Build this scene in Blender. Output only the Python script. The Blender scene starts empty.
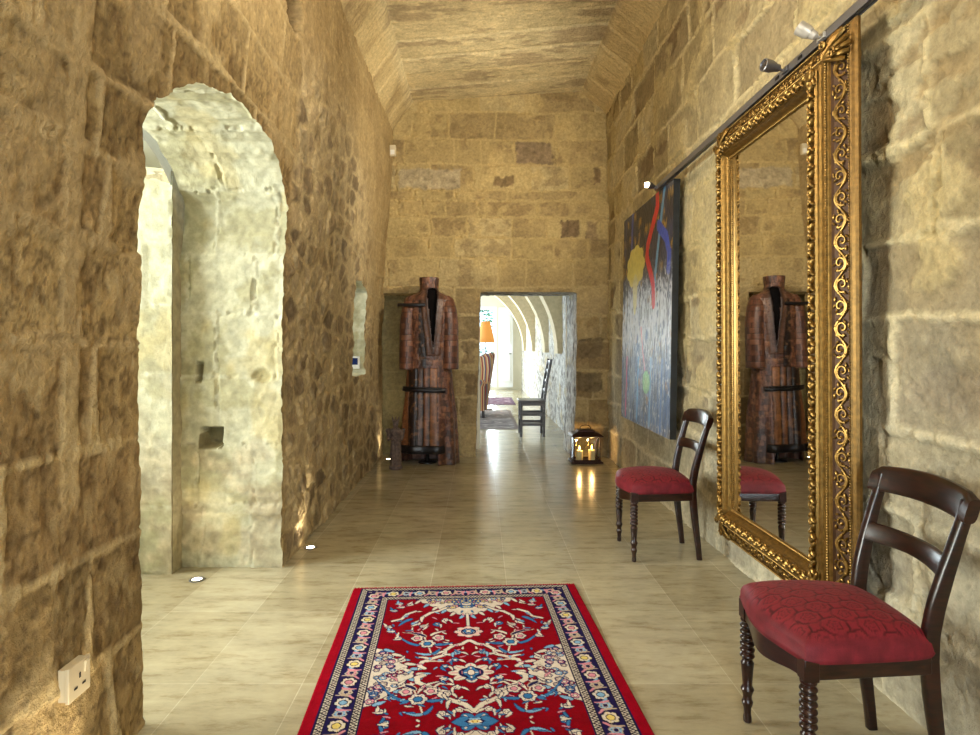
import bpy, math, random
import numpy as np
from mathutils import Vector, Matrix

PI = math.pi
sc = bpy.context.scene
COL = bpy.context.collection
CAM_Z = 1.25
FPX = 620.0
END_Y = 7.05

# ------------------------------------------------------------------ helpers
def lin(r, g, b):
    def f(c):
        c = c / 255.0
        return c / 12.92 if c <= .04045 else ((c + .055) / 1.055) ** 2.4
    return (f(r), f(g), f(b))

def lina(*c):
    return np.array(lin(*c))

def sstep(a, b, x):
    t = np.clip((x - a) / (b - a), 0, 1)
    return t * t * (3 - 2 * t)

_tabs = {}
def _tab(seed):
    if seed not in _tabs:
        _tabs[seed] = np.random.RandomState(seed).rand(257, 257)
    return _tabs[seed]

def vnoise(x, y, seed=0):
    t = _tab(seed)
    xi = np.floor(x).astype(int); yi = np.floor(y).astype(int)
    fx = x - xi; fy = y - yi
    fx = fx * fx * (3 - 2 * fx); fy = fy * fy * (3 - 2 * fy)
    x0 = xi % 256; y0 = yi % 256; x1 = (xi + 1) % 256; y1 = (yi + 1) % 256
    return (t[x0, y0] * (1 - fx) * (1 - fy) + t[x1, y0] * fx * (1 - fy)
            + t[x0, y1] * (1 - fx) * fy + t[x1, y1] * fx * fy) * 2 - 1

def fbm(x, y, seed=0, oct=4):
    a = 1.0; s = 0; n = 0
    for i in range(oct):
        s = s + a * vnoise(x * 2 ** i + 17.3 * i, y * 2 ** i - 9.1 * i, seed + i)
        n += a; a *= .5
    return s / n

def ashlar(u, v, rows, wmin, wmax, seed, warp=.02):
    uw = u + warp * fbm(u * 1.7, v * 1.7, seed + 1, 3) + .006 * fbm(u * 16, v * 16, seed + 2, 2)
    vw = v + warp * fbm(u * 1.3 + 5, v * 1.3, seed + 3, 3) + .006 * fbm(u * 16, v * 16 + 9, seed + 4, 2)
    rows = np.array(rows)
    k = np.clip(np.searchsorted(rows, vw) - 1, 0, len(rows) - 2)
    dist = np.minimum(vw - rows[k], rows[k + 1] - vw)
    r1 = np.zeros_like(u); r2 = np.zeros_like(u)
    rng = np.random.RandomState(seed + 77)
    for i in range(len(rows) - 1):
        e = [-6.0 + rng.rand() * .4]
        while e[-1] < 22:
            e.append(e[-1] + wmin + (wmax - wmin) * rng.rand())
        e = np.array(e)
        t1 = rng.rand(len(e)); t2 = rng.rand(len(e))
        m = k == i
        if not m.any():
            continue
        j = np.clip(np.searchsorted(e, uw[m]) - 1, 0, len(e) - 2)
        dist[m] = np.minimum(dist[m], np.minimum(uw[m] - e[j], e[j + 1] - uw[m]))
        r1[m] = t1[j]; r2[m] = t2[j]
    return dist, r1, r2

def rubble(u, v, cu, cv, seed):
    uw = (u + .02 * fbm(u * 6, v * 6, seed + 1, 3)) / cu
    vw = (v + .02 * fbm(u * 6, v * 6 + 4, seed + 2, 3)) / cv
    iu = np.floor(uw).astype(int); iv = np.floor(vw).astype(int)
    tx, ty, tr, tq = _tab(seed + 5), _tab(seed + 6), _tab(seed + 7), _tab(seed + 8)
    f1 = np.full(u.shape, 9.); f2 = np.full(u.shape, 9.)
    r1 = np.zeros_like(u); r2 = np.zeros_like(u)
    for a in (-1, 0, 1):
        for b in (-1, 0, 1):
            ci = (iu + a) % 256; cj = (iv + b) % 256
            px = iu + a + .02 + .96 * tx[ci, cj]; py = iv + b + .02 + .96 * ty[ci, cj]
            d = np.hypot(uw - px, vw - py)
            nr = d < f1
            f2 = np.where(nr, f1, np.minimum(f2, d))
            r1 = np.where(nr, tr[ci, cj], r1); r2 = np.where(nr, tq[ci, cj], r2)
            f1 = np.where(nr, d, f1)
    return (f2 - f1) * min(cu, cv) * .5, r1, r2

def mix(a, b, t):
    t = np.asarray(t)[..., None]
    return a * (1 - t) + b * t

def rowlist(top, lo, hi, seed):
    rng = random.Random(seed); r = [-.2, 0]
    while r[-1] < top:
        r.append(r[-1] + rng.uniform(lo, hi))
    return r

# --- masonry styles: (u, v) -> height, colour
OCHRE = [lina(176, 144, 96), lina(160, 128, 82), lina(190, 160, 112), lina(150, 118, 78)]

def pal(r, cols):
    n = len(cols)
    i = np.clip((r * n).astype(int), 0, n - 1)
    return np.array(cols)[i]

def crevice(d, n, lo=.004, hi=.012):
    """thin broken gaps where the pointing has come away beside a joint"""
    return sstep(hi, lo, np.abs(d - .008)) * sstep(.05, .22, n)

def style_left(u, v):
    rows = [-.3, 0, .33, .64, .95, 1.26, 1.555, 1.80, 2.03, 2.36, 2.68, 3.0, 3.3, 3.6, 4.2]
    d, r1, r2 = ashlar(u, v, rows, .34, .80, 11, .05)
    n = fbm(u * 5, v * 5, 31, 5); n2 = fbm(u * 26, v * 26, 41, 4); n3 = fbm(u * 1.2, v * 1.2, 51, 3); nv = fbm(u * 28, v * 6, 45, 4)
    d = d + .012 * n2
    mw = .003 + .016 * np.clip(.42 + 2.0 * n + .8 * n3, 0, 1.6)
    m = sstep(mw, mw + .010, d)
    m = m * (1 - .6 * sstep(.16, .40, n + .35 * n3))
    stone = pal(r1, [lina(158, 132, 88), lina(146, 120, 80), lina(164, 138, 94), lina(136, 112, 72)])
    stone = stone * (1 + .26 * n[..., None] + .30 * n2[..., None] + .10 * nv[..., None])
    pits = sstep(.14, .40, fbm(u * 30, v * 18, 61, 3) + .35 * n)
    stone = mix(stone, lina(104, 80, 50), pits * .55)
    spk = sstep(.22, .42, fbm(u * 55, v * 55, 66, 2)); stone = mix(stone, lina(84, 64, 40), spk * .6)
    lt = sstep(.25, .5, fbm(u * 14, v * 9, 67, 4)); stone = mix(stone, lina(178, 154, 110), lt * .5)
    mort = mix(lina(186, 162, 118) * np.ones(3), lina(168, 144, 104), sstep(-.3, .3, n3)) * (1 + .16 * n2[..., None])
    band = sstep(.045, .03, np.abs(u - 1.70 - .012 * fbm(v * 2.5, v * 0 + 1, 5, 3))) * sstep(.75, .9, v)
    m = m * (1 - .85 * band)
    up = sstep(2.35, 2.8, v + .25 * n3)
    m = m * (1 - .45 * up)
    col = mix(mort, stone, m)
    cv = crevice(d, n2 + .6 * n)
    h = m * (-.006 + .008 * (r2 - .5)) + .0045 * n * (.4 + .6 * m) + .0055 * n2 + .001 * nv * m + .003 * (1 - m) - .004 * pits * m - .008 * cv
    # rubble past the arch
    d2, q1, q2 = rubble(u, v, .21, .15, 201)
    d2 = d2 + .016 * n2 + .006 * n
    mw2 = .000 + .014 * np.clip(.3 + 1.8 * n, 0, 1.4)
    m2 = sstep(mw2, mw2 + .024, d2) * (1 - .6 * sstep(.15, .4, n + .3 * n3))
    st2 = pal(q1, [lina(130, 110, 84), lina(158, 138, 106), lina(114, 96, 74), lina(146, 126, 96), lina(174, 152, 118), lina(150, 128, 94), lina(136, 116, 90)])
    st2 = st2 * (1 + .35 * n[..., None] + .45 * n2[..., None])
    c2 = mix(lina(184, 162, 124) * (1 + .22 * n2[..., None]), st2, m2 * .92)
    h2 = m2 * (.004 + .020 * (q2 - .5)) + .012 * n2 + .012 * n - .010 * crevice(d2, n2 + .5 * n)
    w = sstep(3.50, 3.62, u + .05 * n) * sstep(3.35, 2.75, v + .3 * n3 + .12 * (u - 3.5)) * sstep(7.2, 5.9, u + (v - 1.2) * .5)
    pl = mix(lina(176, 150, 106), lina(150, 124, 84), sstep(-.2, .3, n)) * (1 + .22 * n2[..., None])
    far = sstep(3.50, 3.62, u + .05 * n)
    col = mix(mix(col, mix(col, pl, .6), far), c2, w)
    h = h * (1 - w) + h2 * w
    hole = sstep(.13, .09, np.hypot((u - 3.39) / 1.2, (v - 3.09) * 1.1) + .03 * n2)
    col = mix(col, lina(70, 50, 34), hole * .8)
    h = h - .13 * hole
    ft = sstep(.55, .0, v) * sstep(2.2, 1.6, u)
    h = h + ft * (.05 + .03 * n)
    return h, col

def style_right(u, v):
    rows = rowlist(4.3, .28, .40, 9)
    d, r1, r2 = ashlar(u, v, rows, .38, .85, 311, .06)
    n = fbm(u * 4, v * 4, 331, 5); n2 = fbm(u * 22, v * 22, 341, 4); n3 = fbm(u * 1.1, v * 1.1, 351, 3)
    d = d + .014 * n2
    mw = .002 + .024 * np.clip(.30 + 1.6 * n + .6 * n3, 0, 1.6)
    m = sstep(mw, mw + .020, d)
    m = m * (1 - .75 * sstep(.12, .38, n + .45 * n3 + .06 * (v - 1.6)))
    stone = pal(r1, [lina(172, 154, 118), lina(158, 140, 104), lina(186, 170, 136), lina(154, 136, 104), lina(168, 148, 108)])
    stone = stone * (1 + .22 * n[..., None] + .26 * n2[..., None])
    wth = sstep(.16, .36, fbm(u * 2.6, v * 4.5, 361, 5) + .25 * (r1 - .5)) * m
    stone = mix(stone, lina(116, 94, 68) * (1 + .4 * n2[..., None]), wth * .65)
    mort = mix(lina(204, 186, 146) * np.ones(3), lina(188, 168, 124), sstep(-.2, .3, n)) * (1 + .16 * n2[..., None])
    low = sstep(1.8, .3, v + .6 * n)
    grey = lina(176, 170, 158) * (1 + .30 * n2[..., None] + .2 * n[..., None])
    stone = mix(stone, grey, low * .6)
    mort = mix(mort, lina(206, 200, 188) * (1 + .15 * n2[..., None]), low * .55)
    col = mix(mort, stone, m)
    crack = sstep(.030, .0, np.abs(fbm(u * 2.2, v * 3.2, 371, 4))) * sstep(.05, .25, fbm(u * 1.4, v * 1.4, 381, 2))
    cv = crevice(d, n2 + .8 * n, .004, .018)
    # rough broken patch of stone beside the top of the mirror
    br = sstep(.42, .2, np.hypot((u - 2.12) * 1.1, (v - 2.15) * .8)) * sstep(-.1, .15, fbm(u * 7, v * 16, 391, 4))
    col = mix(col, lina(140, 112, 72) * (1 + .5 * n2[..., None]), br * .5)
    h = m * (-.010 + .022 * (r2 - .5)) + .008 * n + .006 * n2 - .008 * crack - .006 * wth - .020 * cv - .012 * br
    return h, col

def style_end(u, v):
    rows = [-.3, 0, .35, .68, 1.0, 1.33, 1.62, 1.93, 2.25, 2.49, 2.73, 2.92, 3.04, 3.33, 3.61, 3.92, 4.4]
    d, r1, r2 = ashlar(u, v, rows, .26, .70, 411, .035)
    n = fbm(u * 5, v * 5, 431, 5); n2 = fbm(u * 24, v * 24, 441, 4); n3 = fbm(u * 1.4, v * 1.4, 451, 3)
    d = d + .014 * n2
    mw = .002 + .016 * np.clip(.3 + 1.6 * n, 0, 1.5)
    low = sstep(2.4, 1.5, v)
    m = sstep(mw, mw + .014, d) * (1 - .7 * sstep(.10, .36, n + .3 * n3) * (1 - .5 * low))
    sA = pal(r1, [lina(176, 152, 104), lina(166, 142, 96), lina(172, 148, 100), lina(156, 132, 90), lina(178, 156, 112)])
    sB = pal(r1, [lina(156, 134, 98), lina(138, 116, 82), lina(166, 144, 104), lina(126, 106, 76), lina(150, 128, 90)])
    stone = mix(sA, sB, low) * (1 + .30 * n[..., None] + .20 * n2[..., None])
    wth = sstep(.14, .34, fbm(u * 6, v * 8, 461, 4) + .3 * (r1 - .5)) * m
    stone = mix(stone, lina(124, 100, 68) * (1 + .4 * n2[..., None]), wth * .5)
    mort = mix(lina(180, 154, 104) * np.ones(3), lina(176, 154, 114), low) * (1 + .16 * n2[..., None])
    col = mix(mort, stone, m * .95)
    cv = crevice(d, n2 + .6 * n, .003, .010)
    h = m * (-.004 + .014 * (r2 - .5)) + .010 * n + .007 * n2 - .030 * cv
    for (x, y, w, hh, c) in ((570, 229, 20, 19, (104, 80, 62)), (534, 153, 37, 22, (128, 106, 84)), (504, 181, 22, 13, (112, 88, 62)),
                             (430, 179, 62, 20, (166, 150, 124)), (598, 176, 9, 18, (112, 88, 64)), (592, 230, 14, 20, (140, 116, 86)),
                             (590, 348, 26, 22, (116, 98, 74)), (590, 382, 26, 20, (108, 92, 70)), (468, 352, 14, 24, (130, 108, 80)),
                             (470, 384, 12, 22, (112, 92, 68))):
        cu = (x - 480) / 88; cv_ = 1.25 + (347 - y) / 88
        q = np.maximum(np.abs(u - cu) - w / 176 + .02, np.abs(v - cv_) - hh / 176 + .02) + .03 * n2 + .03 * n
        k = sstep(.022, .002, q)
        col = mix(col, lina(*c) * (1 + .6 * n2[..., None]), k * .8)
    return h, col

def style_white(u, v):
    rows = rowlist(7, .34, .46, 4)
    d, r1, r2 = ashlar(u, v, rows, .25, .5, 511, .03)
    n = fbm(u * 5, v * 5, 531, 5); n2 = fbm(u * 24, v * 24, 541, 4)
    d = d + .012 * n2
    m = sstep(.004, .016, d)
    c = mix(lina(182, 178, 156) * np.ones(3), lina(154, 148, 120), sstep(-.05, .2, n + .5 * (r1 - .5)) * .9)
    c = mix(c, lina(196, 192, 172), (1 - m) * .45)
    c = mix(c, lina(176, 160, 138) * (1 + .4 * n2[..., None]), sstep(-.05, .25, fbm(u * 6, v * 6, 565, 4) + .2 * n) * sstep(1.1, .5, v) * .5)
    st = sstep(.05, .3, fbm(u * 3, v * 3, 561, 4)) * sstep(1.5, .3, v)
    c = mix(c, lina(150, 136, 112), st * .6)
    c = mix(c, lina(176, 162, 122), sstep(.12, .26, fbm(u * 3, v * 2.4, 571, 4)) * .6)
    cv = crevice(d, n2 + .5 * n, .002, .008)
    return m * (-.004 + .012 * (r2 - .5)) + .008 * n + .005 * n2 - .016 * cv, c * (1 + .30 * n2[..., None] + .12 * n[..., None])

def style_ceiling(u, s):
    # u along the hall, s across
    rows = rowlist(14, .27, .36, 77)
    uu = u + 4.0 + .05 * (s) + .010 * fbm(u * 3, s * 3, 601, 3)
    rows = np.array(rows)
    k = np.clip(np.searchsorted(rows, uu) - 1, 0, len(rows) - 2)
    d = np.minimum(uu - rows[k], rows[k + 1] - uu)
    rr = np.random.RandomState(5).rand(len(rows)); r1 = rr[k]
    n = fbm(u * 4, s * 4, 631, 5); n2 = fbm(u * 30, s * 14, 641, 4)
    m = sstep(.008, .05, d)
    col = mix(lina(204, 184, 142) * np.ones(3), lina(208, 190, 150), r1)
    g = fbm(u * 26, s * 9, 655, 4)
    st = sstep(-.05, .22, fbm(u * 7, s * 1.8, 651, 5) + .35 * (r1 - .45) + .5 * g) * m
    col = mix(col, lina(156, 134, 106), st * .7)
    col = col * (1 + .2 * n[..., None] + .26 * n2[..., None])
    cove = np.maximum(sstep(-.76, -.86, s), sstep(1.14, 1.22, s))
    col = mix(col, mix(lina(202, 176, 126) * np.ones(3), lina(156, 128, 84), sstep(-.1, .4, n)), cove * .7)
    return .014 * (r1 - .5) * m + .006 * n + .005 * n2 - .012 * sstep(.016, .004, d), col

# ------------------------------------------------------------------ mesh objects
def link(name, me, mat=None, parent=None, smooth=True):
    o = bpy.data.objects.new(name, me)
    COL.objects.link(o)
    if mat: me.materials.append(mat)
    if smooth and len(me.polygons):
        me.polygons.foreach_set('use_smooth', [True] * len(me.polygons))
    if parent: o.parent = parent
    return o

def struct(o):
    o['kind'] = 'structure'; return o

def tag(o, label, cat, group=None):
    o['label'] = label; o['category'] = cat
    if group: o['group'] = group
    return o

def empty(name, loc, label, cat, group=None, rz=0):
    o = bpy.data.objects.new(name, None); COL.objects.link(o)
    o.location = loc; o.rotation_euler = (0, 0, rz); o.empty_display_size = .1
    return tag(o, label, cat, group)

def raw_mesh(name, co, faces, cols=None):
    me = bpy.data.meshes.new(name)
    co = np.asarray(co, dtype=np.float32); faces = np.asarray(faces, dtype=np.int32)
    nv, nf, k = len(co), len(faces), faces.shape[1]
    me.vertices.add(nv); me.vertices.foreach_set('co', co.ravel())
    me.loops.add(nf * k); me.polygons.add(nf)
    me.loops.foreach_set('vertex_index', faces.ravel())
    me.polygons.foreach_set('loop_start', np.arange(nf, dtype=np.int32) * k)
    if cols is not None:
        a = me.color_attributes.new('col', 'FLOAT_COLOR', 'POINT')
        c4 = np.ones((nv, 4), dtype=np.float32); c4[:, :3] = np.clip(cols, 0.002, 1)

        a.data.foreach_set('color', c4.ravel())
    me.update(calc_edges=True); me.validate()
    return me

def seg_dist(P, poly):
    """nearest point on a polyline"""
    best = np.full(len(P), 1e9); bp = P.copy()
    for a, b in zip(poly[:-1], poly[1:]):
        ab = b - a; L = ab @ ab
        t = np.clip(((P - a) @ ab) / max(L, 1e-12), 0, 1)
        q = a + t[:, None] * ab
        d = np.hypot(*(P - q).T)
        m = d < best
        best[m] = d[m]; bp[m] = q[m]
    return best, bp

def inside(P, poly):
    x, y = P[:, 0], P[:, 1]; c = np.zeros(len(P), bool)
    n = len(poly)
    for i in range(n):
        x1, y1 = poly[i]; x2, y2 = poly[(i + 1) % n]
        if y1 == y2: continue
        c ^= ((y1 > y) != (y2 > y)) & (x < (x2 - x1) * (y - y1) / (y2 - y1) + x1)
    return c

def calm(c, k=.05):
    L = (c * np.array([.3, .55, .15])).sum(-1, keepdims=True)
    return (c * (1 - k) + L * k) * np.array([1.06, 1.085, 1.01])

def grid_wall(name, us, vs, place, style, mat, holes=()):
    """place(u, v, h) -> Nx3"""
    U, V = np.meshgrid(us, vs, indexing='ij')
    u = U.ravel().copy(); v = V.ravel().copy()
    nu, nv = len(us), len(vs)
    i = np.arange(nu - 1)[:, None] * nv + np.arange(nv - 1)[None, :]
    F = np.stack([i, i + nv, i + nv + 1, i + 1], -1).reshape(-1, 4)
    for poly in holes:
        poly = np.array(poly)
        cx = u[F].mean(1); cy = v[F].mean(1)
        kill = inside(np.stack([cx, cy], 1), poly)
        touched = np.unique(F[kill]); F = F[~kill]
        left = np.intersect1d(touched, np.unique(F))
        P = np.stack([u[left], v[left]], 1)
        _, q = seg_dist(P, np.vstack([poly, poly[:1]]))
        u[left] = q[:, 0]; v[left] = q[:, 1]
    h, c = style(u, v); c = calm(c)
    co = place(u, v, h)
    used = np.unique(F); remap = -np.ones(len(u), int); remap[used] = np.arange(len(used))
    me = raw_mesh(name, co[used], remap[F], c[used])
    return link(name, me, mat)

def strip_surface(name, path, depths, inner, style, mat, su=0.0, close=False):
    """path Nx2 boundary, depths list; inner(p, w, h, nrm)->xyz ; used for reveals of openings"""
    path = np.asarray(path, float)
    seg = np.hypot(*np.diff(path, axis=0).T); s = np.r_[0, np.cumsum(seg)]
    t = np.gradient(path, axis=0); t /= np.hypot(*t.T)[:, None] + 1e-9
    nrm = np.stack([-t[:, 1], t[:, 0]], 1)
    S, W = np.meshgrid(s, depths, indexing='ij')
    h, c = style(W.ravel() + su, S.ravel()); c = calm(c)
    n = len(path); m = len(depths)
    P = np.repeat(path, m, axis=0); N = np.repeat(nrm, m, axis=0)
    co = inner(P, W.ravel(), h, N)
    i = np.arange(n - 1)[:, None] * m + np.arange(m - 1)[None, :]
    F = np.stack([i, i + 1, i + m + 1, i + m], -1).reshape(-1, 4)
    return link(name, raw_mesh(name, co, F, c), mat)

def resample(pts, step):
    pts = np.asarray(pts, float)
    seg = np.hypot(*np.diff(pts, axis=0).T); s = np.r_[0, np.cumsum(seg)]
    n = max(2, int(s[-1] / step))
    q = np.linspace(0, s[-1], n)
    return np.stack([np.interp(q, s, pts[:, 0]), np.interp(q, s, pts[:, 1])], 1)

class MB:
    def __init__(self):
        self.v = []; self.f = []
    def add(self, vs, fs):
        b = len(self.v)
        self.v += [tuple(x) for x in vs]; self.f += [tuple(b + i for i in f) for f in fs]
        return self
    def box(self, c, s, rot=None):
        vs = []
        for x in (-.5, .5):
            for y in (-.5, .5):
                for z in (-.5, .5):
                    p = Vector((x * s[0], y * s[1], z * s[2]))
                    if rot: p = rot @ p
                    vs.append(p + Vector(c))
        return self.add(vs, [(0, 1, 3, 2), (4, 6, 7, 5), (0, 4, 5, 1), (2, 3, 7, 6), (0, 2, 6, 4), (1, 5, 7, 3)])
    def lathe(self, prof, c=(0, 0, 0), n=24, axis=(0, 0, 1), squash=(1, 1)):
        q = Vector((0, 0, 1)).rotation_difference(Vector(axis))
        vs = []; fs = []
        for r, z in prof:
            for k in range(n):
                a = 2 * PI * k / n
                vs.append(q @ Vector((r * squash[0] * math.cos(a), r * squash[1] * math.sin(a), z)) + Vector(c))
        m = len(prof)
        for i in range(m - 1):
            for k in range(n):
                fs.append((i * n + k, i * n + (k + 1) % n, (i + 1) * n + (k + 1) % n, (i + 1) * n + k))
        fs.append(tuple(range(n))[::-1]); fs.append(tuple((m - 1) * n + k for k in range(n)))
        return self.add(vs, fs)
    def ball(self, c, r, n=8, m=6, rot=None):
        if not hasattr(r, '__len__'): r = (r, r, r)
        vs = []; fs = []
        for i in range(1, m):
            th = PI * i / m
            for k in range(n):
                a = 2 * PI * k / n
                p = Vector((r[0] * math.sin(th) * math.cos(a), r[1] * math.sin(th) * math.sin(a), r[2] * math.cos(th)))
                if rot: p = rot @ p
                vs.append(p + Vector(c))
        for s in (1, -1):
            p = Vector((0, 0, r[2] * s))
            if rot: p = rot @ p
            vs.append(p + Vector(c))
        for i in range(m - 2):
            for k in range(n):
                fs.append((i * n + k, (i + 1) * n + k, (i + 1) * n + (k + 1) % n, i * n + (k + 1) % n))
        T = (m - 1) * n; B = T + 1
        for k in range(n):
            fs.append((T, k, (k + 1) % n)); fs.append((B, (m - 2) * n + (k + 1) % n, (m - 2) * n + k))
        return self.add(vs, fs)
    def tube(self, pts, r, n=8, squash=1.0, up=None, cap=True):
        pts = [Vector(p) for p in pts]
        if not hasattr(r, '__len__'): r = [r] * len(pts)
        vs = []; fs = []
        ref = Vector(up) if up else None
        prev = None
        for i, p in enumerate(pts):
            t = (pts[min(i + 1, len(pts) - 1)] - pts[max(i - 1, 0)]).normalized()
            if ref: a = (ref - ref.dot(t) * t)
            elif prev is None:
                a = Vector((0, 0, 1)) if abs(t.z) < .9 else Vector((1, 0, 0)); a = a - a.dot(t) * t
            else: a = prev - prev.dot(t) * t
            a.normalize(); prev = a
            b = t.cross(a)
            for k in range(n):
                w = 2 * PI * k / n
                vs.append(p + a * (r[i] * squash * math.cos(w)) + b * (r[i] * math.sin(w)))
        m = len(pts)
        for i in range(m - 1):
            for k in range(n):
                fs.append((i * n + k, i * n + (k + 1) % n, (i + 1) * n + (k + 1) % n, (i + 1) * n + k))
        if cap:
            fs.append(tuple(range(n))[::-1]); fs.append(tuple((m - 1) * n + k for k in range(n)))
        return self.add(vs, fs)
    def loft(self, rings, closed=True, cap=True):
        n = len(rings[0]); vs = [p for r in rings for p in r]; fs = []
        for i in range(len(rings) - 1):
            for k in range(n if closed else n - 1):
                fs.append((i * n + k, i * n + (k + 1) % n, (i + 1) * n + (k + 1) % n, (i + 1) * n + k))
        if cap and closed:
            fs.append(tuple(range(n))[::-1]); fs.append(tuple((len(rings) - 1) * n + k for k in range(n)))
        return self.add(vs, fs)
    def sweep(self, pts, w, t, side=(0, 1, 0)):
        """rectangular bar along pts, w across `side`, t across the other direction (lists or numbers)"""
        pts = [Vector(p) for p in pts]; S = Vector(side); rings = []
        W = w if hasattr(w, '__len__') else [w] * len(pts); T = t if hasattr(t, '__len__') else [t] * len(pts)
        for i, p in enumerate(pts):
            d = (pts[min(i + 1, len(pts) - 1)] - pts[max(i - 1, 0)]).normalized()
            s = (S - S.dot(d) * d).normalized(); q = d.cross(s)
            ring = []
            for k in range(12):
                a = 2 * PI * (k + .5) / 12
                ca, sa = math.cos(a), math.sin(a)
                e = .38
                ring.append(p + s * (W[i] / 2 * math.copysign(abs(ca) ** e, ca)) + q * (T[i] / 2 * math.copysign(abs(sa) ** e, sa)))
            rings.append(ring)
        return self.loft(rings)
    def build(self, name, mat, parent=None, smooth=True, bevel=0, seg=2, sharp=35, origin=None):
        me = bpy.data.meshes.new(name)
        vs = self.v
        if origin is not None:
            vs = [tuple(Vector(p) - Vector(origin)) for p in vs]
        me.from_pydata(vs, [], self.f); me.validate()
        o = link(name, me, mat, parent, smooth)
        if origin is not None: o.location = origin
        import bmesh
        bm = bmesh.new(); bm.from_mesh(me); bmesh.ops.recalc_face_normals(bm, faces=bm.faces); bm.to_mesh(me); bm.free()
        if bevel:
            b = o.modifiers.new('bevel', 'BEVEL'); b.width = bevel; b.segments = seg; b.limit_method = 'ANGLE'; b.angle_limit = math.radians(40)
            b.harden_normals = False
        if smooth and sharp:
            try: me.set_sharp_from_angle(angle=math.radians(sharp))
            except Exception: pass
        return o

# ------------------------------------------------------------------ materials
def nodes(name):
    m = bpy.data.materials.new(name); m.use_nodes = True
    nt = m.node_tree; b = nt.nodes['Principled BSDF']
    return m, nt, b

def rgba(c): return (c[0], c[1], c[2], 1)

def noise(nt, scale, detail=4, rough=.6, coord='Object', sc3=(1, 1, 1)):
    tc = nt.nodes.new('ShaderNodeTexCoord'); mp = nt.nodes.new('ShaderNodeMapping'); mp.inputs['Scale'].default_value = sc3
    n = nt.nodes.new('ShaderNodeTexNoise'); n.inputs['Scale'].default_value = scale; n.inputs['Detail'].default_value = detail
    n.inputs['Roughness'].default_value = rough
    nt.links.new(tc.outputs[coord], mp.inputs[0]); nt.links.new(mp.outputs[0], n.inputs['Vector'])
    return n

def bump(nt, b, src, strength, dist, prev=None):
    n = nt.nodes.new('ShaderNodeBump'); n.inputs['Strength'].default_value = strength; n.inputs['Distance'].default_value = dist
    nt.links.new(src, n.inputs['Height'])
    if prev: nt.links.new(prev.outputs[0], n.inputs['Normal'])
    nt.links.new(n.outputs[0], b.inputs['Normal'])
    return n

def mulcol(nt, csock, nsock, lo, hi, gain=None):
    """colour * maprange(noise)"""
    mr = nt.nodes.new('ShaderNodeMapRange'); mr.inputs['From Min'].default_value = .3; mr.inputs['From Max'].default_value = .7
    mr.inputs['To Min'].default_value = lo; mr.inputs['To Max'].default_value = hi
    nt.links.new(nsock, mr.inputs['Value'])
    v = nt.nodes.new('ShaderNodeVectorMath'); v.operation = 'SCALE'
    nt.links.new(csock, v.inputs[0]); nt.links.new(mr.outputs[0], v.inputs['Scale'])
    return v.outputs[0]

def mat_attr(name, rough=.9, spec=.25, s1=38, a1=(.76, 1.22), b1=1.0, d1=.014, s2=150, b2=.5, d2=.004):
    m, nt, b = nodes(name)
    at = nt.nodes.new('ShaderNodeAttribute'); at.attribute_name = 'col'
    n1 = noise(nt, s1, 6, .65); n2 = noise(nt, s2, 3)
    c = mulcol(nt, at.outputs['Color'], n1.outputs['Fac'], *a1)
    nt.links.new(c, b.inputs['Base Color'])
    b.inputs['Roughness'].default_value = rough; b.inputs['Specular IOR Level'].default_value = spec
    p = bump(nt, b, n1.outputs['Fac'], b1, d1)
    bump(nt, b, n2.outputs['Fac'], b2, d2, p)
    return m

def mat_plain(name, c, rough=.5, metal=0, spec=.5, nscale=30, var=(.9, 1.1), bs=.0, bd=.002, coat=0, emis=None, estr=0, sc3=(1, 1, 1)):
    m, nt, b = nodes(name)
    rgb = nt.nodes.new('ShaderNodeRGB'); rgb.outputs[0].default_value = rgba(c)
    n = noise(nt, nscale, 4, .6, sc3=sc3)
    nt.links.new(mulcol(nt, rgb.outputs[0], n.outputs['Fac'], *var), b.inputs['Base Color'])
    b.inputs['Roughness'].default_value = rough; b.inputs['Metallic'].default_value = metal
    b.inputs['Specular IOR Level'].default_value = spec; b.inputs['Coat Weight'].default_value = coat
    b.inputs['Coat Roughness'].default_value = .12
    if bs: bump(nt, b, n.outputs['Fac'], bs, bd)
    if emis:
        b.inputs['Emission Color'].default_value = rgba(emis); b.inputs['Emission Strength'].default_value = estr
    return m

def mat_emit(name, c, s):
    m, nt, b = nodes(name)
    b.inputs['Base Color'].default_value = rgba(c)
    b.inputs['Emission Color'].default_value = rgba(c); b.inputs['Emission Strength'].default_value = s
    return m

def mat_wood(name, c1, c2, rough=.3, coat=.4, axis=(1, 1, 6), scale=9):
    m, nt, b = nodes(name)
    n = noise(nt, scale, 6, .6, sc3=axis)
    cr = nt.nodes.new('ShaderNodeValToRGB'); cr.color_ramp.elements[0].position = .35; cr.color_ramp.elements[1].position = .68
    cr.color_ramp.elements[0].color = rgba(c1); cr.color_ramp.elements[1].color = rgba(c2)
    nt.links.new(n.outputs['Fac'], cr.inputs[0]); nt.links.new(cr.outputs[0], b.inputs['Base Color'])
    b.inputs['Roughness'].default_value = rough; b.inputs['Coat Weight'].default_value = coat; b.inputs['Coat Roughness'].default_value = .15
    bump(nt, b, n.outputs['Fac'], .15, .001)
    return m

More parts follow.
